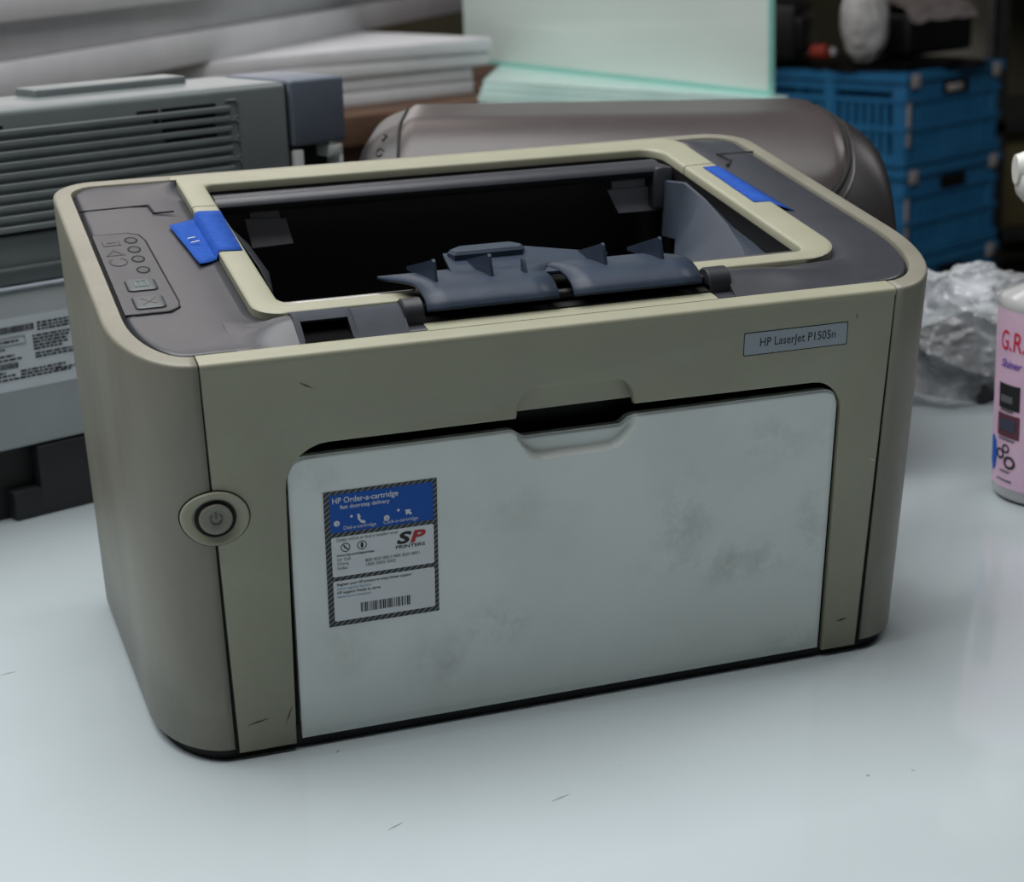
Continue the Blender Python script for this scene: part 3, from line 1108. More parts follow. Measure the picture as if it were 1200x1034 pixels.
flap_shell('flap_shell', 0.1295, 0.1880, 0.1215, 0.2020)
flap_shell('flap_shell', 0.1950, 0.2545, 0.1920, 0.2450, 0.86)
bm = bmesh.new()
prism(bm, [(0.186, 0.034), (0.200, 0.034), (0.200, 0.062), (0.186, 0.062)], lambda a, c, q: Vector((a, c, 0.1958 + q)), 0, 0.0010)
obj('shell_bridge', bm, SLATE, flap)
for x, hgt, ln in ((0.1390, 0.0105, 0.045), (0.1640, 0.0105, 0.045), (0.1795, 0.0072, 0.006), (0.2165, 0.0105, 0.040), (0.2435, 0.0108, 0.040)):
    bm = bmesh.new()
    y0, z0 = 0.0330, 0.1960
    prism(bm, [(y0, z0), (y0 + 0.0030, z0 + hgt - 0.0010), (y0 + 0.0042, z0 + hgt), (y0 + 0.0056, z0 + hgt - 0.0006), (y0 + ln, z0 + 0.0006), (y0 + ln, z0 - 0.001)], lambda a, c, q: Vector((x + q, a, c)), -0.0007, 0.0007)
    obj('fin', bm, SLATE, flap, ang=30)
# rear plate and raised boss
bm = bmesh.new()
prism(bm, [(0.1520, 0.0540), (0.2140, 0.0540), (0.2280, 0.0600), (0.1950, 0.0800), (0.1560, 0.0800)], lambda a, c, q: Vector((a, c, 0.1952 + (c - 0.054) * 0.14 + q)), 0, 0.0016)
obj('rear_plate', bm, SLATE, flap)
bm = bmesh.new()
o1 = [(0.1580, 0.0680), (0.1900, 0.0680), (0.1930, 0.0740), (0.1900, 0.0840), (0.1640, 0.0840), (0.1570, 0.0760)]
cxo, cyo = 0.1755, 0.0755
V = loft(bm, [[Vector((x, y, 0.1970)) for x, y in o1], [Vector((x, y, 0.2012)) for x, y in o1], [Vector((cxo + (x - cxo) * 0.92, cyo + (y - cyo) * 0.86, 0.2026)) for x, y in o1]])
bm.faces.new(V[-1])
bm.faces.new(list(reversed(V[0])))
bmesh.ops.recalc_face_normals(bm, faces=bm.faces[:])
obj('boss', bm, SLATE, flap, ang=20)


# scuffs: pen and scratch marks
def scuff(pts, wd, m, parent, f=F, d=-0.00012):
    bm = bmesh.new()
    (x1, z1), (x2, z2) = pts
    v = Vector((x2 - x1, z2 - z1)).normalized()
    nx, nz = -v.y * wd / 2, v.x * wd / 2
    prism(bm, [(x1, z1), ((x1 + x2) / 2 - nx, (z1 + z2) / 2 - nz), (x2, z2), ((x1 + x2) / 2 + nx, (z1 + z2) / 2 + nz)], f, d, d + 0.0001)
    return obj('scuff_mark', bm, m, parent, smooth=False)


SC = mat('scuff_dark', (70, 68, 62), 0.7)
SCL = mat('scuff_light', (205, 205, 196), 0.6)
scuff([(0.0700, 0.1685), (0.0755, 0.1655)], 0.0007, SC, prn)
scuff([(0.0390, 0.0165), (0.0490, 0.0185)], 0.0008, SC, prn)
scuff([(0.0560, 0.0140), (0.0595, 0.0230)], 0.0006, SC, prn)
scuff([(0.3250, 0.0180), (0.3310, 0.0190)], 0.0012, SC, prn)
scuff([(0.3360, 0.1000), (0.3385, 0.0985)], 0.0006, SCL, prn)
scuff([(0.3225, 0.1710), (0.3232, 0.1680)], 0.0004, SC, prn)

# ================================================================== GREY PRINTER (behind, left)
GA = math.atan2(0.35798923, 0.93372572)
gp = empty('grey_printer', (-0.02728274, 0.40081064, 0), GA, 'grey printer with ribbed vents, rating label and black base behind the cream printer', 'printer')
GREY = mat('grey_casing', (112, 119, 120), 0.34, (103, 110, 111), 20, 4, 0.03, 900)
GREY2 = mat('blue_grey_casing', (92, 100, 112), 0.42, (84, 92, 104), 20, 4)
UL = -0.26
# upper casing above the seam, lower casing below
box('upper_casing', (UL, 0.0, 0.1752), (0.2165, 0.085, 0.2475), GREY, gp, 0.004, 3)
box('middle_casing', (UL, 0.0030, 0.1440), (0.2165, 0.085, 0.1738), GREY, gp, 0.002)
box('lower_casing', (UL, 0.0005, 0.0450), (0.2165, 0.085, 0.1425), mat('lower_grey_casing', (152, 158, 160), 0.42, (144, 150, 152), 20, 4), gp, 0.003)
box('casing_gap', (UL + 0.002, 0.0045, 0.1405), (0.2145, 0.08, 0.1765), GROOVE, gp)
box('ledge', (UL, 0.0005, 0.1530), (0.2165, 0.02, 0.1548), GREY, gp, 0.0006)
box('ledge', (UL, -0.0010, 0.1420), (0.2165, 0.02, 0.1436), mat('pale_edge', (170, 178, 188), 0.4), gp, 0.0006)
bm = bmesh.new()
bx(bm, (UL, 0.010, 0.0), (0.2100, 0.082, 0.046))
gb = obj('base', bm, DEEP, gp)
box('base_block', (0.0182, -0.0002, 0.0), (0.1400, 0.03, 0.0440), mat('base_black', (26, 27, 30), 0.5), gp, 0.0015)
box('base_foot', (0.0, -0.0002, 0.0), (0.0200, 0.03, 0.0182), MATS['base_black'], gp, 0.0015)
box('corner_cover', (0.2185, -0.0004, 0.2050), (0.2612, 0.0800, 0.2480), GREY2, gp, 0.0025, 3)
box('cover_gap', (0.2150, 0.004, 0.176), (0.2200, 0.075, 0.2455), GROOVE, gp)
box('hollow', (0.2165, 0.015, 0.10), (0.2560, 0.075, 0.2055), DEEP, gp)
PALEG = mat('pale_grey_plastic', (178, 182, 180), 0.4)
box('latch_post', (0.2190, 0.0, 0.110), (0.2265, 0.012, 0.2025), PALEG, gp, 0.001)
lp = box('latch_bracket', (0.2545, 0.0, 0.110), (0.2578, 0.030, 0.2030), PALEG, gp, 0.001)
box('bracket_arm', (0.2465, 0.0, 0.1955), (0.2578, 0.030, 0.2035), PALEG, lp, 0.001)
# ribs and slots
rib_me = None
for k in range(10):
    z = 0.2343 - 0.00625 * k
    bm = bmesh.new()
    rx1 = 0.1735 - 0.0008 * (k % 2)
    pr = [(0.002, -0.0019), (-0.0010, -0.0019), (-0.0019, -0.0010), (-0.0019, 0.0010), (-0.0010, 0.0019), (0.002, 0.0019)]
    loft(bm, [[Vector((x, y + (0.0019 if e else 0), z + q)) for y, q in pr] for x, e in ((UL + 0.01, 0), (rx1 - 0.002, 0), (rx1, 1))], closed=False)
    obj('rib', bm, GREY, gp, ang=40)
for a0, a1, z in ((0.1067, 0.1215, 0.2374), (0.1235, 0.1622, 0.2375), (0.1178, 0.1215, 0.2311), (0.1232, 0.1616, 0.2311), (0.1232, 0.1610, 0.2249), (0.1244, 0.1617, 0.2187), (-0.02, 0.0190, 0.2375), (-0.02, 0.010, 0.2311)):
    box('vent_slot', (a0, -0.0005, z - 0.0010), (a1, 0.0015, z + 0.0010), DEEP, gp)
for z0, z1 in ((0.2285, 0.2395), (0.2160, 0.2270), (0.2035, 0.2145), (0.1910, 0.2020)):
    bm = bmesh.new()
    tube(bm, [(0.1700, -0.0003, z1), (0.1765, -0.0003, z1), (0.1780, -0.0003, z1 - 0.0014), (0.1780, -0.0003, z0 + 0.0014), (0.1765, -0.0003, z0), (0.1700, -0.0003, z0)], 0.0006, 6)
    obj('vent_bezel', bm, GREY, gp)
# raised paper rest on top
bm = bmesh.new()
bx(bm, (0.068, 0.055, 0.240), (0.175, 0.084, 0.2522), 0.0015)
obj('top_lid', bm, GREY, gp)
# rating label
gl = lambda a, c, d: Vector((a, 0.0005 - d, c))


def gpatch(name, pts, d, m, parent):
    bm = bmesh.new()
    prism(bm, pts, gl, d, d - 0.00015)
    return obj(name, bm, m, parent, smooth=False)


LBL = mat('silver_label', (186, 194, 200), 0.45)
lab = gpatch('rating_label', rrect(-0.075, 0.0560, 0.0812, 0.1255, 0.001, 2), 0.0002, LBL, gp)
bm = bmesh.new()
for (x0, x1, z0, z1) in ((-0.040, 0.0245, 0.1165, 0.1205), (-0.040, 0.0120, 0.0950, 0.0985)):
    x = x0
    while x < x1:
        wd = random.choice((0.0004, 0.0006, 0.0009))
        prism(bm, R4(x, x + wd, z0, z1), gl, 0.0004, 0.0002)
        x += wd + random.choice((0.0003, 0.0005))
bo_ = obj('barcode', bm, INK, lab, smooth=False)
bo_['kind'] = 'stuff'
bm = bmesh.new()
for (x0, x1, z) in ((0.027, 0.052, 0.1200), (0.027, 0.050, 0.1180), (0.027, 0.051, 0.1160), (0.0235, 0.048, 0.1125), (0.0235, 0.047, 0.1105), (0.0235, 0.046, 0.1085), (0.0235, 0.046, 0.1065), (0.0235, 0.042, 0.1045), (0.024, 0.050, 0.1015), (0.024, 0.050, 0.0995), (-0.03, 0.0140, 0.1115), (-0.03, 0.0050, 0.1070), (-0.03, 0.0105, 0.1030), (-0.03, 0.0150, 0.1005), (-0.03, 0.004, 0.0930), (-0.03, 0.010, 0.0910), (-0.03, 0.0160, 0.0885), (0.0135, 0.043, 0.0925), (0.0135, 0.040, 0.0905), (0.0150, 0.046, 0.0885), (0.036, 0.049, 0.0900)):
    x = x0
    while x < x1:
        wd = random.uniform(0.0012, 0.0045)
        prism(bm, R4(x, min(x1, x + wd), z - 0.0006, z + 0.0006), gl, 0.0004, 0.0002)
        x += wd + 0.0008
lt_ = obj('small_print', bm, INK, lab, smooth=False)
lt_['kind'] = 'stuff'
bm = bmesh.new()
tube(bm, [gl(a, c, 0.0004) for a, c in ((-0.04, 0.1140), (0.0185, 0.1140), (0.0185, 0.1092), (-0.04, 0.1092))], 0.0002, 4)
obj('serial_frame', bm, INKG, lab)

# ================================================================== BROWN PRINTER (behind, right)
BAg = math.atan2(-0.3266, 0.9445)
bp_ = empty('brown_printer', (0.183, 0.353, 0), BAg, 'dark brown printer with rounded loaf-shaped top directly behind the cream printer', 'printer')
BRN = mat('brown_black_plastic', (36, 33, 34), 0.40, (32, 30, 31), 30, 4, 0.08, 1200)
BRN2 = mat('brown_lid_plastic', (70, 63, 63), 0.34, (64, 58, 58), 30, 4, 0.08, 1200)
BL, BD = 0.326, 0.21


def Eu(u):
    a, b_ = 0.040, 0.048
    e = 1.0
    if u < a:
        e = 0.76 + 0.24 * math.sqrt(max(0, 1 - (1 - u / a) ** 2))
    if u > BL - b_:
        e = 0.70 + 0.30 * math.sqrt(max(0, 1 - (1 - (BL - u) / b_) ** 2))
    return e


def Zt(u, v):
    gq = 1.0
    if v < 0.088:
        gq = math.sqrt(max(0, 1 - (1 - max(0, v) / 0.088) ** 2))
    if v > BD - 0.05:
        gq = math.sqrt(max(0, 1 - (1 - (BD - v) / 0.05) ** 2))
    # front and side roundings meet smoothly
    e = Eu(u)
    hh = 0.125 + 0.099 * (1 - ((1 - gq) ** 1.6 + ((1 - e)) ** 1.6) ** (1 / 1.6)) - 0.006 * (u / BL)
    return max(0.10, hh)


bm = bmesh.new()
us = [BL * (0.5 - 0.5 * math.cos(PI * k / 44)) for k in range(45)]
vs_ = [BD * (0.5 - 0.5 * math.cos(PI * k / 36)) for k in range(37)]
grid = [[bm.verts.new((u, v, Zt(u, v))) for u in us] for v in vs_]
for j in range(36):
    for i in range(44):
        bm.faces.new((grid[j][i], grid[j][i + 1], grid[j + 1][i + 1], grid[j + 1][i]))
loop = grid[0] + [r[-1] for r in grid[1:]] + list(reversed(grid[-1][:-1])) + [r[0] for r in reversed(grid[1:-1])]
prev = loop
for zz, ins in ((0.09, 0.0), (0.03, 0.004), (0.0, 0.010)):
    nw = []
    for v in loop:
        x, y = v.co.x, v.co.y
        nw.append(bm.verts.new((x + ins * (1 if x < BL / 2 else -1), y + ins * (1 if y < BD / 2 else -1), zz)))
    for i in range(len(loop)):
        j = (i + 1) % len(loop)
        bm.faces.new((prev[i], nw[i], nw[j], prev[j]))
    prev = nw
bm.faces.new(prev)
bmesh.ops.recalc_face_normals(bm, faces=bm.faces[:])
obj('casing', bm, BRN, bp_, ang=50)
# lid panel with rounded front corner
LU0, LU1, LV0, LV1 = 0.0265, 0.3000, 0.0160, 0.165
bm = bmesh.new()
NU, NV = 60, 40
rows = []
for j in range(NV + 1):
    v0 = LV0 + (LV1 - LV0) * j / NV
    row = []
    for i in range(NU + 1):
        u = LU0 + (LU1 - LU0) * i / NU
        v = v0
        # round the front right corner
        rc = 0.022
        if u > LU1 - rc:
            cut = LV0 + rc - math.sqrt(max(0, rc * rc - (u - LU1 + rc) ** 2))
            v = cut + (LV1 - cut) * j / NV
        ed = min(u - LU0, LU1 - u, (v - LV0) * 1.0, (LV1 - v))
        lift = 0.0022
        e2 = min((LU1 - u), j * 0.003)
        lift -= 0.0028 * (1 - smooth01(e2 / 0.004))
        if u - LU0 < 0.0015:
            lift -= 0.0026
        row.append(bm.verts.new((u, v - 0.001, Zt(u, v) + lift)))
    rows.append(row)
for j in range(NV):
    for i in range(NU):
        bm.faces.new((rows[j][i], rows[j][i + 1], rows[j + 1][i + 1], rows[j + 1][i]))
bmesh.ops.recalc_face_normals(bm, faces=bm.faces[:])
lid = obj('lid', bm, BRN2, bp_, ang=60)


def on_brown(pts, r, name, m, parent, lift=0.0004):
    bm = bmesh.new()
    tube(bm, [(u, v, Zt(u, v) + lift) for u, v in pts], r, 6)
    return obj(name, bm, m, parent)


on_brown([(LU0 - 0.0004, v * 0.004 + 0.012) for v in range(0, 38)], 0.0010, 'lid_seam', GROOVE, lid)
edge = [(LU1 + 0.001, 0.16 - 0.004 * k) for k in range(0, 31)] + [(LU1 - 0.021 + 0.022 * math.cos(a), LV0 + 0.021 - 0.023 * math.sin(a)) for a in [k * PI / 2 / 8 for k in range(1, 9)]] + [(LU1 - 0.022 - 0.01 * k, LV0 - 0.002) for k in range(1, 25)]
on_brown(edge, 0.0016, 'lid_seam', GROOVE, lid, 0.0)
on_brown([(u + 0.003 if u > 0.29 else u, v - (0.003 if v < 0.03 else 0)) for u, v in edge[:44]], 0.0007, 'lid_edge_highlight', BRN2, bp_, 0.0)
bm = bmesh.new()
cu_, cv_ = 0.0120, 0.0300
n = 20
loft(bm, [[Vector((cu_ + 0.0052 * r * math.cos(k * 2 * PI / n), cv_ + 0.0052 * r * math.sin(k * 2 * PI / n), Zt(cu_ + 0.0052 * r * math.cos(k * 2 * PI / n), cv_ + 0.0052 * r * math.sin(k * 2 * PI / n)) + d)) for k in range(n)] for r, d in ((1.15, 0.0), (1.0, 0.0008), (0.75, 0.0012), (0.05, 0.0013))])
obj('round_button', bm, mat('silver_button', (170, 165, 163), 0.25, metal=0.5), bp_)
on_brown([(0.0145 + 0.0024 * math.cos(a), 0.0440 + 0.003 * math.sin(a)) for a in [k * 5.5 / 12 for k in range(13)]], 0.0005, 'panel_icon', ICON, bp_)
on_brown([(0.0155, 0.055), (0.0185, 0.060), (0.0165, 0.062)], 0.0005, 'panel_icon', ICON, bp_)

# ================================================================== SPRAY BOTTLE
bt = empty('spray_bottle', (0.5673, 0.1847, 0), 0, 'clear spray bottle with pink printed label and white trigger head', 'bottle')
CLEAR = mat('milky_clear_plastic', (205, 205, 206), 0.18, trans=0.35)
bm = bmesh.new()
RB = 0.0395
lathe(bm, [(RB * 0.86, 0), (RB * 0.97, 0.002), (RB, 0.006), (RB, 0.117), (RB * 0.985, 0.1205), (RB * 0.93, 0.1230), (RB * 0.55, 0.1290), (0.016, 0.136), (0.0135, 0.140), (0.0135, 0.150)], seg=48)
obj('bottle_body', bm, CLEAR, bt, ang=40)
PINK = mat('pink_label', (216, 186, 206), 0.4, (206, 172, 198), 30, 3)
bm = bmesh.new()
RL = RB + 0.0004
loft(bm, [[Vector((RL * math.cos(k * 2 * PI / 64), RL * math.sin(k * 2 * PI / 64), z)) for k in range(64)] for z in (0.009, 0.1155)])
pl_ = obj('printed_label', bm, PINK, bt)


def cyl(a, c, d):
    """label coords: a = arc length from the camera side, c = height"""
    th = math.radians(-126) + a / RL
    return Vector(((RL + d) * math.cos(th), (RL + d) * math.sin(th), c))


def bl_t(s, a, c, size, m, **k):
    return text('lettering', s, cyl, a, c, 0.0003, size, m, pl_, **k)


REDP = mat('script_red', (196, 40, 70), 0.5)
VIO = mat('script_violet', (96, 70, 170), 0.5)
bl_t('G.R.', -0.0460, 0.0925, 0.0165, REDP, width=0.0210, shear=0.1, bold=0.0001)
bl_t('Shiner', -0.0440, 0.0820, 0.0068, VIO, width=0.0185, shear=0.3, bold=0.0001)


def bl_p(name, pts, d, m):
    bm = bmesh.new()
    prism(bm, pts, cyl, d, d - 0.0002)
    return obj(name, bm, m, pl_, smooth=False)


def fine(x0, x1, z0, z1, n=5):
    """subdivided rectangle outline so that it bends with the label"""
    return [(x0 + (x1 - x0) * k / n, z0) for k in range(n + 1)] + [(x1 - (x1 - x0) * k / n, z1) for k in range(n + 1)]


bl_p('picture', fine(-0.0450, -0.0260, 0.0570, 0.0720), 0.0003, INK)
bl_p('picture', fine(-0.0455, -0.0255, 0.0400, 0.0540), 0.0003, mat('picture_maroon', (92, 52, 64), 0.5))
bl_p('picture_detail', fine(-0.0425, -0.0285, 0.0440, 0.0510), 0.0005, mat('picture_slate', (60, 64, 80), 0.5))
bl_p('picture_detail', fine(-0.0425, -0.0315, 0.0610, 0.0650), 0.0005, INKG)
for (ca, cc, r) in ((-0.0415, 0.0290, 0.0042), (-0.0325, 0.0250, 0.0050), (-0.0360, 0.0330, 0.0034)):
    bm = bmesh.new()
    n = 18
    loft(bm, [[cyl(ca + q * math.cos(k * 2 * PI / n), cc + q * 0.8 * math.sin(k * 2 * PI / n), 0.0003) for k in range(n)] for q in (r, r * 0.6)])
    obj('wheel_print', bm, INK, pl_, smooth=False)
for (a0, a1, c0) in ((-0.0430, -0.0310, 0.0555), (-0.0440, -0.0290, 0.0380), (-0.0410, -0.0320, 0.0185), (-0.0440, -0.0300, 0.0130)):
    bl_p('small_print', fine(a0, a1, c0, c0 + 0.0010), 0.0003, INKG)
bl_p('blue_swoosh', [(-0.0560, 0.020), (-0.0520, 0.016), (-0.0480, 0.018), (-0.0455, 0.027), (-0.0470, 0.035), (-0.0520, 0.038), (-0.0560, 0.036)], 0.0003, BLUE)
WHT = mat('white_trigger_plastic', (222, 222, 216), 0.35)
bm = bmesh.new()
lathe(bm, [(0.0150, 0.143), (0.0162, 0.145), (0.0162, 0.163), (0.0120, 0.166), (0.0100, 0.170), (0.0100, 0.186)], seg=28)
obj('screw_collar', bm, WHT, bt)
# trigger head pointing left of the camera
hd = Vector((-0.94, 0.33, 0)).normalized()
sd = Vector((0.33, 0.94, 0)).normalized()
bm = bmesh.new()
rings = []
for t, hw, z0, z1 in ((-0.022, 0.007, 0.184, 0.200), (-0.014, 0.0105, 0.178, 0.208), (0.0, 0.012, 0.176, 0.211), (0.014, 0.0115, 0.180, 0.210), (0.026, 0.0095, 0.184, 0.207), (0.0345, 0.0075, 0.187, 0.204)):
    rings.append([hd * t + sd * (hw * math.cos(k * 2 * PI / 16)) + Vector((0, 0, (z0 + z1) / 2 + (z1 - z0) / 2 * math.sin(k * 2 * PI / 16))) for k in range(16)])
loft(bm, rings, True, True)
obj('spray_head', bm, WHT, bt, ang=50)
bm = bmesh.new()
rings = []
for t, r in ((0.0200, 0.0110), (0.0240, 0.0128), (0.0290, 0.0125), (0.0325, 0.0085), (0.0335, 0.004)):
    rings.append([hd * t + sd * (r * math.cos(k * 2 * PI / 16)) + Vector((0, 0, 0.1885 + r * 0.95 * math.sin(k * 2 * PI / 16))) for k in range(16)])
loft(bm, rings, True, True)
obj('nozzle_cap', bm, WHT, bt, ang=40)
bm = bmesh.new()
tube(bm, [hd * 0.016 + Vector((0, 0, 0.184)), hd * 0.020 + Vector((0, 0, 0.172)), hd * 0.022 + Vector((0, 0, 0.158)), hd * 0.019 + Vector((0, 0, 0.146))], [0.005, 0.0045, 0.004, 0.003], 8)
obj('trigger', bm, WHT, bt)

# ================================================================== PLASTIC BAG with black cartridge
ca = math.atan2(0.5, 0.866)
cart = empty('toner_cartridge', (0.617, 0.4375, 0), 0, 'black toner cartridge lying under the crumpled clear bag', 'cartridge')
M = Matrix.Rotation(math.radians(30), 4, 'Z')
box('housing', (-0.055, -0.076, 0.0), (0.060, 0.0, 0.040), BLACK, cart, 0.004, 2, Matrix.Translation((0.03, 0.028, 0)) @ M)
box('drum_cover', (-0.050, -0.0775, 0.006), (0.056, -0.05, 0.030), mat('cartridge_black', (30, 30, 33), 0.3), cart, 0.006, 3, Matrix.Translation((0.03, 0.028, 0)) @ M)

bagm = bpy.data.materials.new('crumpled_clear_plastic')
bagm.use_nodes = True
nt = bagm.node_tree
b = nt.nodes['Principled BSDF']
b.inputs['Base Color'].default_value = lin((226, 230, 234))
b.inputs['Roughness'].default_value = 0.16
b.inputs['Specular IOR Level'].default_value = 0.9
tc = nt.nodes.new('ShaderNodeTexCoord')
nz = nt.nodes.new('ShaderNodeTexNoise')
nz.inputs['Scale'].default_value = 28
nz.inputs['Detail'].default_value = 5
nt.links.new(tc.outputs['Object'], nz.inputs['Vector'])
mr = nt.nodes.new('ShaderNodeMapRange')
mr.inputs['From Min'].default_value = 0.3
mr.inputs['From Max'].default_value = 0.7
mr.inputs['To Min'].default_value = 0.10
mr.inputs['To Max'].default_value = 0.62
nt.links.new(nz.outputs['Fac'], mr.inputs['Value'])
nt.links.new(mr.outputs[0], b.inputs['Alpha'])
BAGM = bagm


def crumple(name, c, rad, m, parent, seed, amp=0.28, sub=5, flat=None, rot=0.0, freq=1.0):
    bm = bmesh.new()
    bmesh.ops.create_icosphere(bm, subdivisions=sub, radius=1)
    off = Vector((seed * 3.1, seed * 1.7, seed * 0.9))
    Mr = Matrix.Rotation(rot, 4, 'Z')
    for v in bm.verts:
        p = v.co.normalized()
        f1 = noise.noise(p * 1.6 * freq + off)
        r_ = 1 - abs(noise.noise(p * 3.0 * freq + off * 2)) * 1.6
        r2_ = 1 - abs(noise.noise(Vector((p.x * 7, p.y * 7, p.z * 4)) * freq + off)) * 1.7
        k = 1 + amp * (f1 * 0.9 + r_ * 0.55 + r2_ * 0.30 - 0.45)
        q = Mr @ Vector((p.x * rad[0] * k, p.y * rad[1] * k, p.z * rad[2] * k))
        v.co = q + Vector(c)
        if flat is not None and v.co.z < flat:
            v.co.z = flat + 0.0002
    o = obj(name, bm, m, parent, ang=24)
    return o


bm = bmesh.new()
bmesh.ops.create_icosphere(bm, subdivisions=6, radius=1)
for v in bm.verts:
    p = v.co.normalized()
    ax = Vector((0.55, -0.45, 0.70)).normalized()
    q = p.cross(ax)
    warp = noise.noise(p * 1.5 + Vector((4, 1, 7))) * 0.9
    f1 = 1 - abs(math.sin((p.x * 2.6 - p.y * 1.8 + p.z * 1.6) * 2.1 + warp * 4.0))
    f2 = 1 - abs(noise.noise(Vector((p.x * 3.4, p.y * 3.4, p.z * 2.0)) + Vector((9, 2, 1)))) * 2
    f3 = noise.noise(p * 1.3 + Vector((2, 8, 5)))
    f4 = 1 - abs(noise.noise(p * 7 + Vector((1, 3, 3)))) * 2
    k = 0.90 + 0.13 * f1 ** 1.5 + 0.07 * f2 + 0.20 * f3 + 0.035 * f4
    v.co = Vector((0.655 + p.x * 0.074 * k, 0.432 + p.y * 0.070 * k, 0.030 + p.z * 0.050 * k))
    if v.co.z < 0.0015:
        v.co.z = 0.0015
o = obj('plastic_bag', bm, BAGM, None, ang=40)
tag(o, 'crumpled clear plastic bag heaped on the table behind the cream printer', 'bag')

# ================================================================== BENCH with foam boards and glass
WOOD = mat('brown_board', (98, 70, 52), 0.65, (72, 50, 38), 8, 6, stretch=(1, 6, 6))
bench = empty('low_bench', (0.30, 2.0, -0.75), 0, 'brown wooden bench under the foam boards and glass sheets', 'bench')


def bc_(p):
    return (p[0] - 0.30, p[1] - 2.0, p[2] + 0.75)


DIRA = math.atan2(0.356, 0.934)
MB_ = Matrix.Translation(bc_((0.739, 1.839, 0.0))) @ Matrix.Rotation(DIRA, 4, 'Z')
BSP = [(-1.55, 0.30)]
box('bench_board', (-1.60, -0.10, 0.06), (0.42, 0.16, 0.10), WOOD, bench, 0.003, 2, MB_)
box('bench_board', (-1.60, 0.165, 0.06), (0.42, 0.42, 0.10), WOOD, bench, 0.003, 2, MB_)
box('bench_board', (-1.60, 0.425, 0.06), (0.42, 0.70, 0.10), WOOD, bench, 0.003, 2, MB_)
box('front_board', (-1.58, -0.07, -0.16), (0.40, -0.045, 0.062), WOOD, bench, 0.003, 2, MB_)
for lx in (-1.55, 0.30):
    for ly in (-0.06, 0.60):
        box('leg', (lx, ly, -0.75), (lx + 0.07, ly + 0.07, 0.062), WOOD, bench, 0.003, 2, MB_)

FOAM = mat('white_foam_board', (206, 204, 208), 0.8, (196, 195, 199), 14, 5, 0.15, 900)
fg = 'foam boards piled on the bench'


def board(x, y, z, rz, lo, hi, label, th=0.0292):
    bm = bmesh.new()
    bx(bm, (lo[0], lo[1], 0), (hi[0], hi[1], th), 0.002, 2)
    o = obj('foam_board', bm, FOAM)
    o.location = (x, y, z)
    o.rotation_euler = (0, 0, rz)
    tag(o, label, 'foam board', fg)
    return o


board(0.739, 1.839, 0.1002, DIRA, (-1.30, 0), (0, 0.55), 'white foam board at the bottom of the pile, on the brown bench', 0.0190)
board(0.737, 1.836, 0.1196, DIRA - 0.006, (-1.25, 0), (0, 0.55), 'white foam board second from the bottom of the pile on the bench', 0.0190)
board(0.764, 1.840, 0.1390, DIRA - 0.012, (-1.25, 0), (0, 0.60), 'white foam board third from the bottom, its corner overhanging towards the glass', 0.0190)
board(0.768, 1.836, 0.1584, DIRA - 0.03, (-1.25, 0), (0, 0.62), 'white foam board with bare top under the skewed pile of boards', 0.0190)
a2 = math.radians(55.1)
z = 0.1778
names = ('lowest', 'second', 'third', 'fourth')
for k, (dx, da) in enumerate(((0.0, 0.0), (-0.014, 0.010), (0.004, -0.006), (-0.018, 0.014))):
    board(-0.087 + dx, 1.082, z, a2 + da, (0, 0), (1.86 - 0.03 * k, 0.60), 'white foam board lying askew across the pile, %s of the skewed boards' % names[k], 0.0392)
    z += 0.0396

# glass
glm = bpy.data.materials.new('pale_green_glass')
glm.use_nodes = True
nt = glm.node_tree
b = nt.nodes['Principled BSDF']
b.inputs['Base Color'].default_value = lin((188, 214, 206))
b.inputs['Roughness'].default_value = 0.08
b.inputs['Alpha'].default_value = 0.80
tc = nt.nodes.new('ShaderNodeTexCoord')
nz = nt.nodes.new('ShaderNodeTexNoise')
nz.inputs['Scale'].default_value = 5
nt.links.new(tc.outputs['Object'], nz.inputs['Vector'])
rz_ = nt.nodes.new('ShaderNodeValToRGB')
rz_.color_ramp.elements[0].color = lin((214, 228, 222))
rz_.color_ramp.elements[1].color = lin((226, 236, 230))
nt.links.new(nz.outputs['Fac'], rz_.inputs[0])
nt.links.new(rz_.outputs[0], b.inputs['Base Color'])
GLASS = glm
GEDGE = mat('glass_edge_green', (140, 196, 184), 0.25)
GLOW = mat('stacked_glass', (200, 226, 220), 0.15, (188, 216, 210), 8, 3)
stand = empty('glass_stand', (0.84, 1.52, -0.75), 0, 'brown wooden stand carrying the flat glass sheets beside the bench', 'stand')
for (p0, p1, p2, p3) in (((0.722, 1.655), (0.812, 1.455), (0.862, 1.47), (0.795, 1.655)), ((0.815, 1.450), (0.905, 1.250), (0.920, 1.255), (0.865, 1.465))):
    bm = bmesh.new()
    prism(bm, [p0, p1, p2, p3], lambda a, c, d: Vector((a - 0.84, c - 1.52, d + 0.75)), 0.06, 0.1002)
    obj('board', bm, WOOD, stand)
for x, y in ((0.745, 1.625), (0.893, 1.285)):
    box('leg', (x - 0.84 - 0.012, y - 1.52 - 0.012, 0.0), (x - 0.84 + 0.012, y - 1.52 + 0.012, 0.812), WOOD, stand)
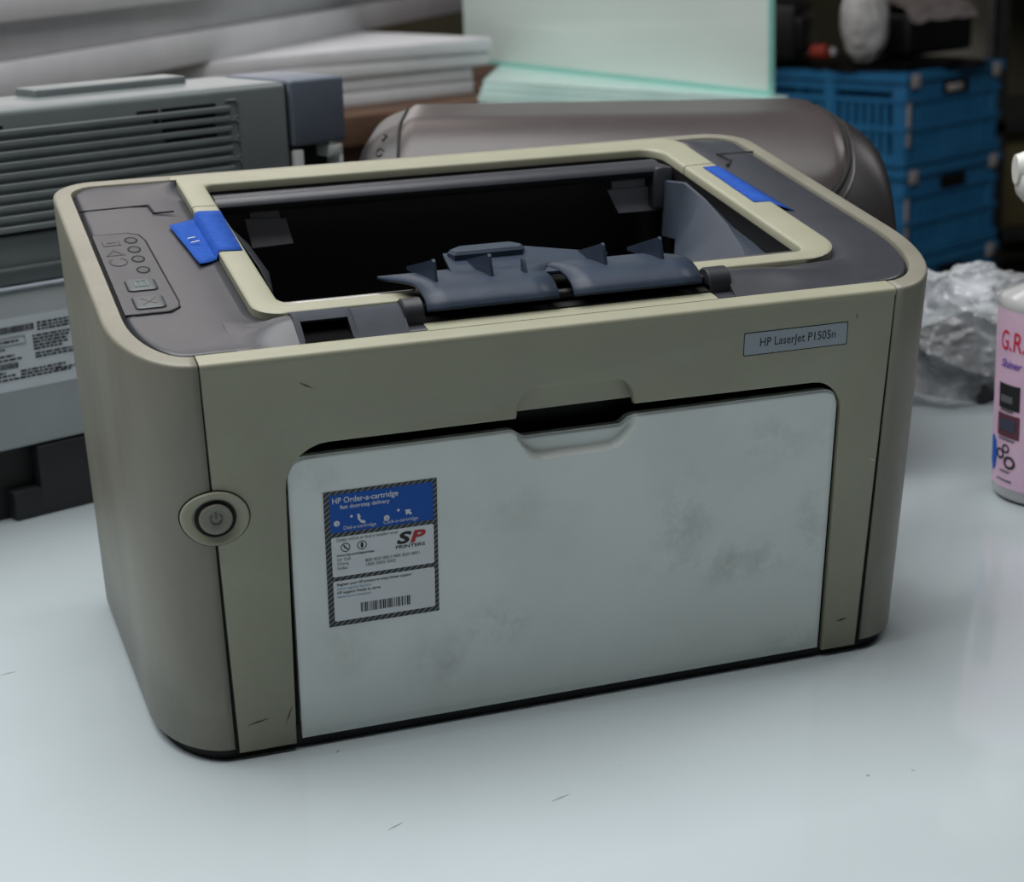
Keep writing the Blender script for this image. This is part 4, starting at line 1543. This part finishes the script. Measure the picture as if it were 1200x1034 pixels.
# sheets of glass lying flat
gdir = math.atan2(1.256 - 1.954, 0.921 - 0.809)
for k in range(3):
    bm = bmesh.new()
    z0 = 0.1004 + 0.0098 * k
    pts = [(0.706 + 0.003 * k, 1.716), (1.02 - 0.004 * k, 1.40), (1.04, 1.24), (1.12, 1.90), (0.86, 2.20 - 0.005 * k)]
    pts = [(0.700 + 0.004 * k, 1.700), (0.905, 1.235 + 0.004 * k), (0.935, 1.245), (0.826 + 0.002 * k, 1.975)]
    prism(bm, pts, lambda a, c, d: Vector((a, c, d)), z0, z0 + 0.0095)
    o = obj('glass_sheet', bm, GLOW, smooth=False)
    tag(o, ('pale green glass sheet lying flat, lowest of three beside the foam', 'pale green glass sheet lying flat between two others beside the foam', 'pale green glass sheet lying flat, topmost, under the upright pane')[k], 'glass', 'glass sheets beside the foam')
pane = empty('upright_glass', (0.809, 1.954, 0.1297), gdir, 'large upright pane of pale green glass standing beside the blue crates', 'glass')
PLn = math.hypot(1.256 - 1.954, 0.921 - 0.809)
box('pane', (-0.09, -0.003, 0.0), (PLn - 0.006, 0.003, 0.62), GLASS, pane)
box('polished_edge', (PLn - 0.006, -0.003, 0.0), (PLn, 0.003, 0.62), GEDGE, pane)
box('lower_edge', (-0.09, -0.0032, -0.0002), (PLn - 0.006, 0.0032, 0.006), GEDGE, pane)

# ================================================================== BLUE CRATES
CBL = mat('blue_crate_plastic', (52, 128, 178), 0.42, (42, 112, 162), 10, 4)
LTAG = mat('crate_tag', (186, 180, 178), 0.6)
e1 = math.radians(25)


def crate(z, label):
    c = empty('blue_crate', (2.202, 3.085, z), e1, label, 'crate', 'blue crates stacked on the floor')
    cw, cl, h = 0.410, 0.62, 0.224
    t = 0.012
    bm = bmesh.new()
    bx(bm, (0, 0, 0.004), (cw, cl, 0.016))
    obj('bottom', bm, CBL, c)
    for x in (0, cw - 0.04):
        for y in (0, cl - 0.04):
            bm = bmesh.new()
            bx(bm, (x, y, 0), (x + 0.04, y + 0.04, h), 0.006)
            obj('corner_post', bm, CBL, c)
    for nm, zz0, zz1, q in (('rim', h - 0.022, h, 0.008), ('band', h - 0.072, h - 0.060, 0.003), ('band', 0.085, 0.097, 0.003), ('bottom_band', 0.004, 0.030, 0.004)):
        bm = bmesh.new()
        bx(bm, (-q, -q, zz0), (cw + q, t, zz1))
        bx(bm, (-q, cl - t, zz0), (cw + q, cl + q, zz1))
        bx(bm, (-q, t, zz0), (t, cl - t, zz1))
        bx(bm, (cw - t, t, zz0), (cw + q, cl - t, zz1))
        obj(nm, bm, CBL, c)
    # slatted walls: thin backing plus many small upright bars
    for face in range(2):
        bm = bmesh.new()
        if face == 0:
            bx(bm, (0.04, 0.0, h - 0.072), (cw - 0.04, t, h - 0.01))
            k = 0.05
            while k < cw - 0.05:
                bx(bm, (k, 0.0, 0.028), (k + 0.013, t * 0.7, h - 0.07))
                k += 0.024
        else:
            bx(bm, (0.0, 0.04, h - 0.045), (t, cl - 0.04, h - 0.01))
            k = 0.05
            while k < cl - 0.05:
                bx(bm, (0.0, k, 0.028), (t * 0.7, k + 0.013, h - 0.07))
                k += 0.024
        o = obj('slatted_wall', bm, CBL, c)
        o['kind'] = 'stuff'
    bm = bmesh.new()
    bx(bm, (0.02, cl - t, 0.01), (cw - 0.02, cl - t * 0.4, h - 0.01))
    bx(bm, (cw - t, 0.02, 0.01), (cw - t * 0.4, cl - 0.02, h - 0.01))
    obj('far_wall', bm, CBL, c)
    for yy in (0.20, 0.40):
        bm = bmesh.new()
        bx(bm, (-0.006, yy, 0.01), (t, yy + 0.03, h - 0.01))
        obj('upright', bm, CBL, c)
    bm = bmesh.new()
    prism(bm, rrect(0.155, 0.265, h - 0.066, h - 0.032, 0.008, 4), lambda a, cc, d: Vector((a, d, cc)), -0.0035, 0.0)
    obj('handle_opening', bm, DEEP, c)
    for x in (0.012, cw - 0.046):
        bm = bmesh.new()
        bx(bm, (x, -0.0095, h - 0.036), (x + 0.034, -0.006, h - 0.004), 0.001)
        obj('corner_tag', bm, LTAG, c)
    bm = bmesh.new()
    bx(bm, (0.006, -0.003, 0.05), (0.020, 0.0, h - 0.06), 0.001)
    obj('corner_tag', bm, LTAG, c)
    return c


pal = empty('pallet', (2.202, 3.085, -0.75), e1, 'low wooden pallet under the stack of blue crates', 'pallet')
for k in range(5):
    box('plank', (0.0, 0.005 + k * 0.125, 0.014), (0.41, 0.105 + k * 0.125, 0.030), WOOD, pal)
for x in (0.02, 0.19, 0.36):
    box('bearer', (x, 0.0, 0.0), (x + 0.03, 0.62, 0.0145), WOOD, pal)
ZC = -0.7198
crate(ZC, 'blue plastic crate at the bottom of the stack, on the floor')
crate(ZC + 0.2262, 'blue plastic crate in the middle of the stack')
top_c = crate(ZC + 0.4524, 'blue plastic crate on top of the stack, heaped with black parts')
ZT = ZC + 0.4524 + 0.224
hl = bmesh.new()
bx(hl, (0.17, -0.0065, 0.168), (0.235, -0.003, 0.184), 0.001)
obj('torn_tag', hl, LTAG, top_c)

# things heaped on the top crate
MC = Matrix.Translation((2.202, 3.085, ZT)) @ Matrix.Rotation(e1, 4, 'Z')


def cw_(x, y, z):
    return MC @ Vector((x, y, z))


BAGK = mat('black_film', (26, 25, 27), 0.28)
o = crumple('black_bag', cw_(0.205, 0.26, 0.002), (0.20, 0.28, 0.014), BAGK, None, 5, 0.25, 5, ZT + 0.0005, e1)
tag(o, 'black plastic bag spread over the top blue crate', 'bag')
c1 = empty('toner_cartridge', tuple(cw_(0.05, 0.42, 0.024)), e1 + 0.5, 'black toner cartridge heaped on the top crate beside the glass pane', 'cartridge')
box('housing', (-0.13, -0.07, 0.0), (0.13, 0.07, 0.135), BLACK, c1, 0.012, 3)
box('drum_cover', (-0.12, -0.085, 0.02), (0.12, -0.05, 0.105), MATS['cartridge_black'], c1, 0.012, 3)
box('end_cap', (0.125, -0.05, 0.01), (0.145, 0.05, 0.11), MATS['cartridge_black'], c1, 0.004, 2)
c2 = empty('wrapped_cartridge', tuple(cw_(0.28, 0.17, 0.024)), e1 - 0.02, 'large black cartridge wrapped in grey plastic film on the top crate', 'cartridge')
box('housing', (-0.145, -0.09, 0.0), (0.13, 0.10, 0.105), BLACK, c2, 0.015, 3)
GFILM = mat('grey_film', (168, 160, 158), 0.35, (120, 113, 112), 22, 5, stretch=(1, 3, 3))
bm = bmesh.new()
rr_ = []
for k in range(9):
    x = -0.15 + 0.285 * k / 8
    rr_.append([Vector((x, -0.100 + 0.004 * noise.noise(Vector((x * 30, 0, 1))), 0.082 + 0.01 * noise.noise(Vector((x * 20, 3, 0)))), ) if q == 0 else Vector((x, -0.10 + 0.21 * q / 10, 0.106 + 0.03 * math.sin(q / 10 * PI) + 0.008 * noise.noise(Vector((x * 25, q * 0.7, 2))))) for q in range(11)])
loft(bm, rr_, closed=False)
obj('film_wrap', bm, GFILM, c2, ang=50)
o = crumple('bubble_wrap', tuple(cw_(0.022, 0.135, 0.120)), (0.060, 0.055, 0.100), mat('white_film', (214, 214, 214), 0.35, (190, 190, 190), 30, 3), None, 9, 0.12, 5, ZT + 0.020, e1, 0.7)
tag(o, 'white plastic pouch standing between the black cartridges on the crate', 'bag')
rc = empty('red_cap', tuple(cw_(-0.005, 0.235, 0.0215)), e1, 'small red cap with white centre beside the white pouch', 'cap')
bm = bmesh.new()
rings = []
for y, r in ((0.03, 0.016), (-0.004, 0.018), (-0.012, 0.015)):
    rings.append([Vector((r * math.cos(k * 2 * PI / 20), y, 0.022 + r * math.sin(k * 2 * PI / 20))) for k in range(20)])
loft(bm, rings, True, True)
obj('cap_body', bm, mat('dull_red_plastic', (150, 52, 40), 0.5), rc)
bm = bmesh.new()
rings = []
for y, r in ((-0.008, 0.011), (-0.016, 0.010), (-0.019, 0.006)):
    rings.append([Vector((0.022 + r * math.cos(k * 2 * PI / 16), y, 0.020 + r * math.sin(k * 2 * PI / 16))) for k in range(16)])
loft(bm, rings, True, True)
obj('cap_centre', bm, WHITEP, rc)

# ================================================================== RACK at the right
RK = mat('dark_grey_steel', (70, 72, 72), 0.5, (56, 57, 57), 20, 4, metal=0.3)
rack = empty('storage_rack', (2.85, 3.70, -0.75), 0, 'dark steel storage rack upright behind the blue crates', 'rack')
for x, y in ((0.0, 0.0), (0.75, 0.0), (0.0, 0.55), (0.75, 0.55)):
    bm = bmesh.new()
    bx(bm, (x, y, 0), (x + 0.045, y + 0.006, 1.9))
    bx(bm, (x, y, 0), (x + 0.006, y + 0.045, 1.9))
    obj('upright', bm, RK, rack)
for z in (0.15, 0.46, 0.93, 1.45):
    box('shelf', (0, 0, z), (0.795, 0.595, z + 0.03), RK, rack)
box('back_panel', (0.38, 0.585, 0.0), (0.795, 0.595, 1.9), WALLM, rack)
box('side_brace', (-0.004, 0.0, 0.45), (0.0, 0.59, 0.475), RK, rack)
ob = box('card_box', (2.90, 3.74, 0.2105), (3.25, 4.05, 0.42), mat('brown_card', (140, 96, 66), 0.8), None, 0.004)
tag(ob, 'brown cardboard box on the steel rack shelf', 'box')
pp = box('pale_board', (3.00, 4.60, -0.7495), (3.80, 4.63, 0.75), PALE, None, 0.003)
tag(pp, 'pale grey board leaning upright behind the crates', 'board')
gd = box('olive_cabinet', (2.93, 3.76, -0.5695), (3.62, 4.22, -0.2905), mat('olive_metal', (130, 120, 86), 0.55, (112, 104, 74), 8, 4), None, 0.004)
tag(gd, 'olive brown metal box on the lower rack shelf', 'box')

# ------------------------------------------------------------------ fine scratches on the table
SCR = mat('table_scratch', (132, 138, 142), 0.5)
for k, (x, y, l, a) in enumerate(((0.083, -0.063, 0.008, 0.5), (0.152, -0.066, 0.009, 0.35), (0.078, 0.012, 0.004, 0.9), (0.43, -0.045, 0.016, -0.5), (0.47, 0.02, 0.010, 0.3), (-0.05, 0.16, 0.008, 0.2))):
    bm = bmesh.new()
    ca_, sa_ = math.cos(a) * l / 2, math.sin(a) * l / 2
    nx, ny = -math.sin(a) * 0.0005, math.cos(a) * 0.0005
    prism(bm, [(x - ca_, y - sa_), (x + nx, y + ny), (x + ca_, y + sa_), (x - nx, y - ny)], lambda p, q, d: Vector((p, q, d + 0.75)), 0.0001, 0.00002)
    o = obj('scratch', bm, SCR, table, smooth=False)
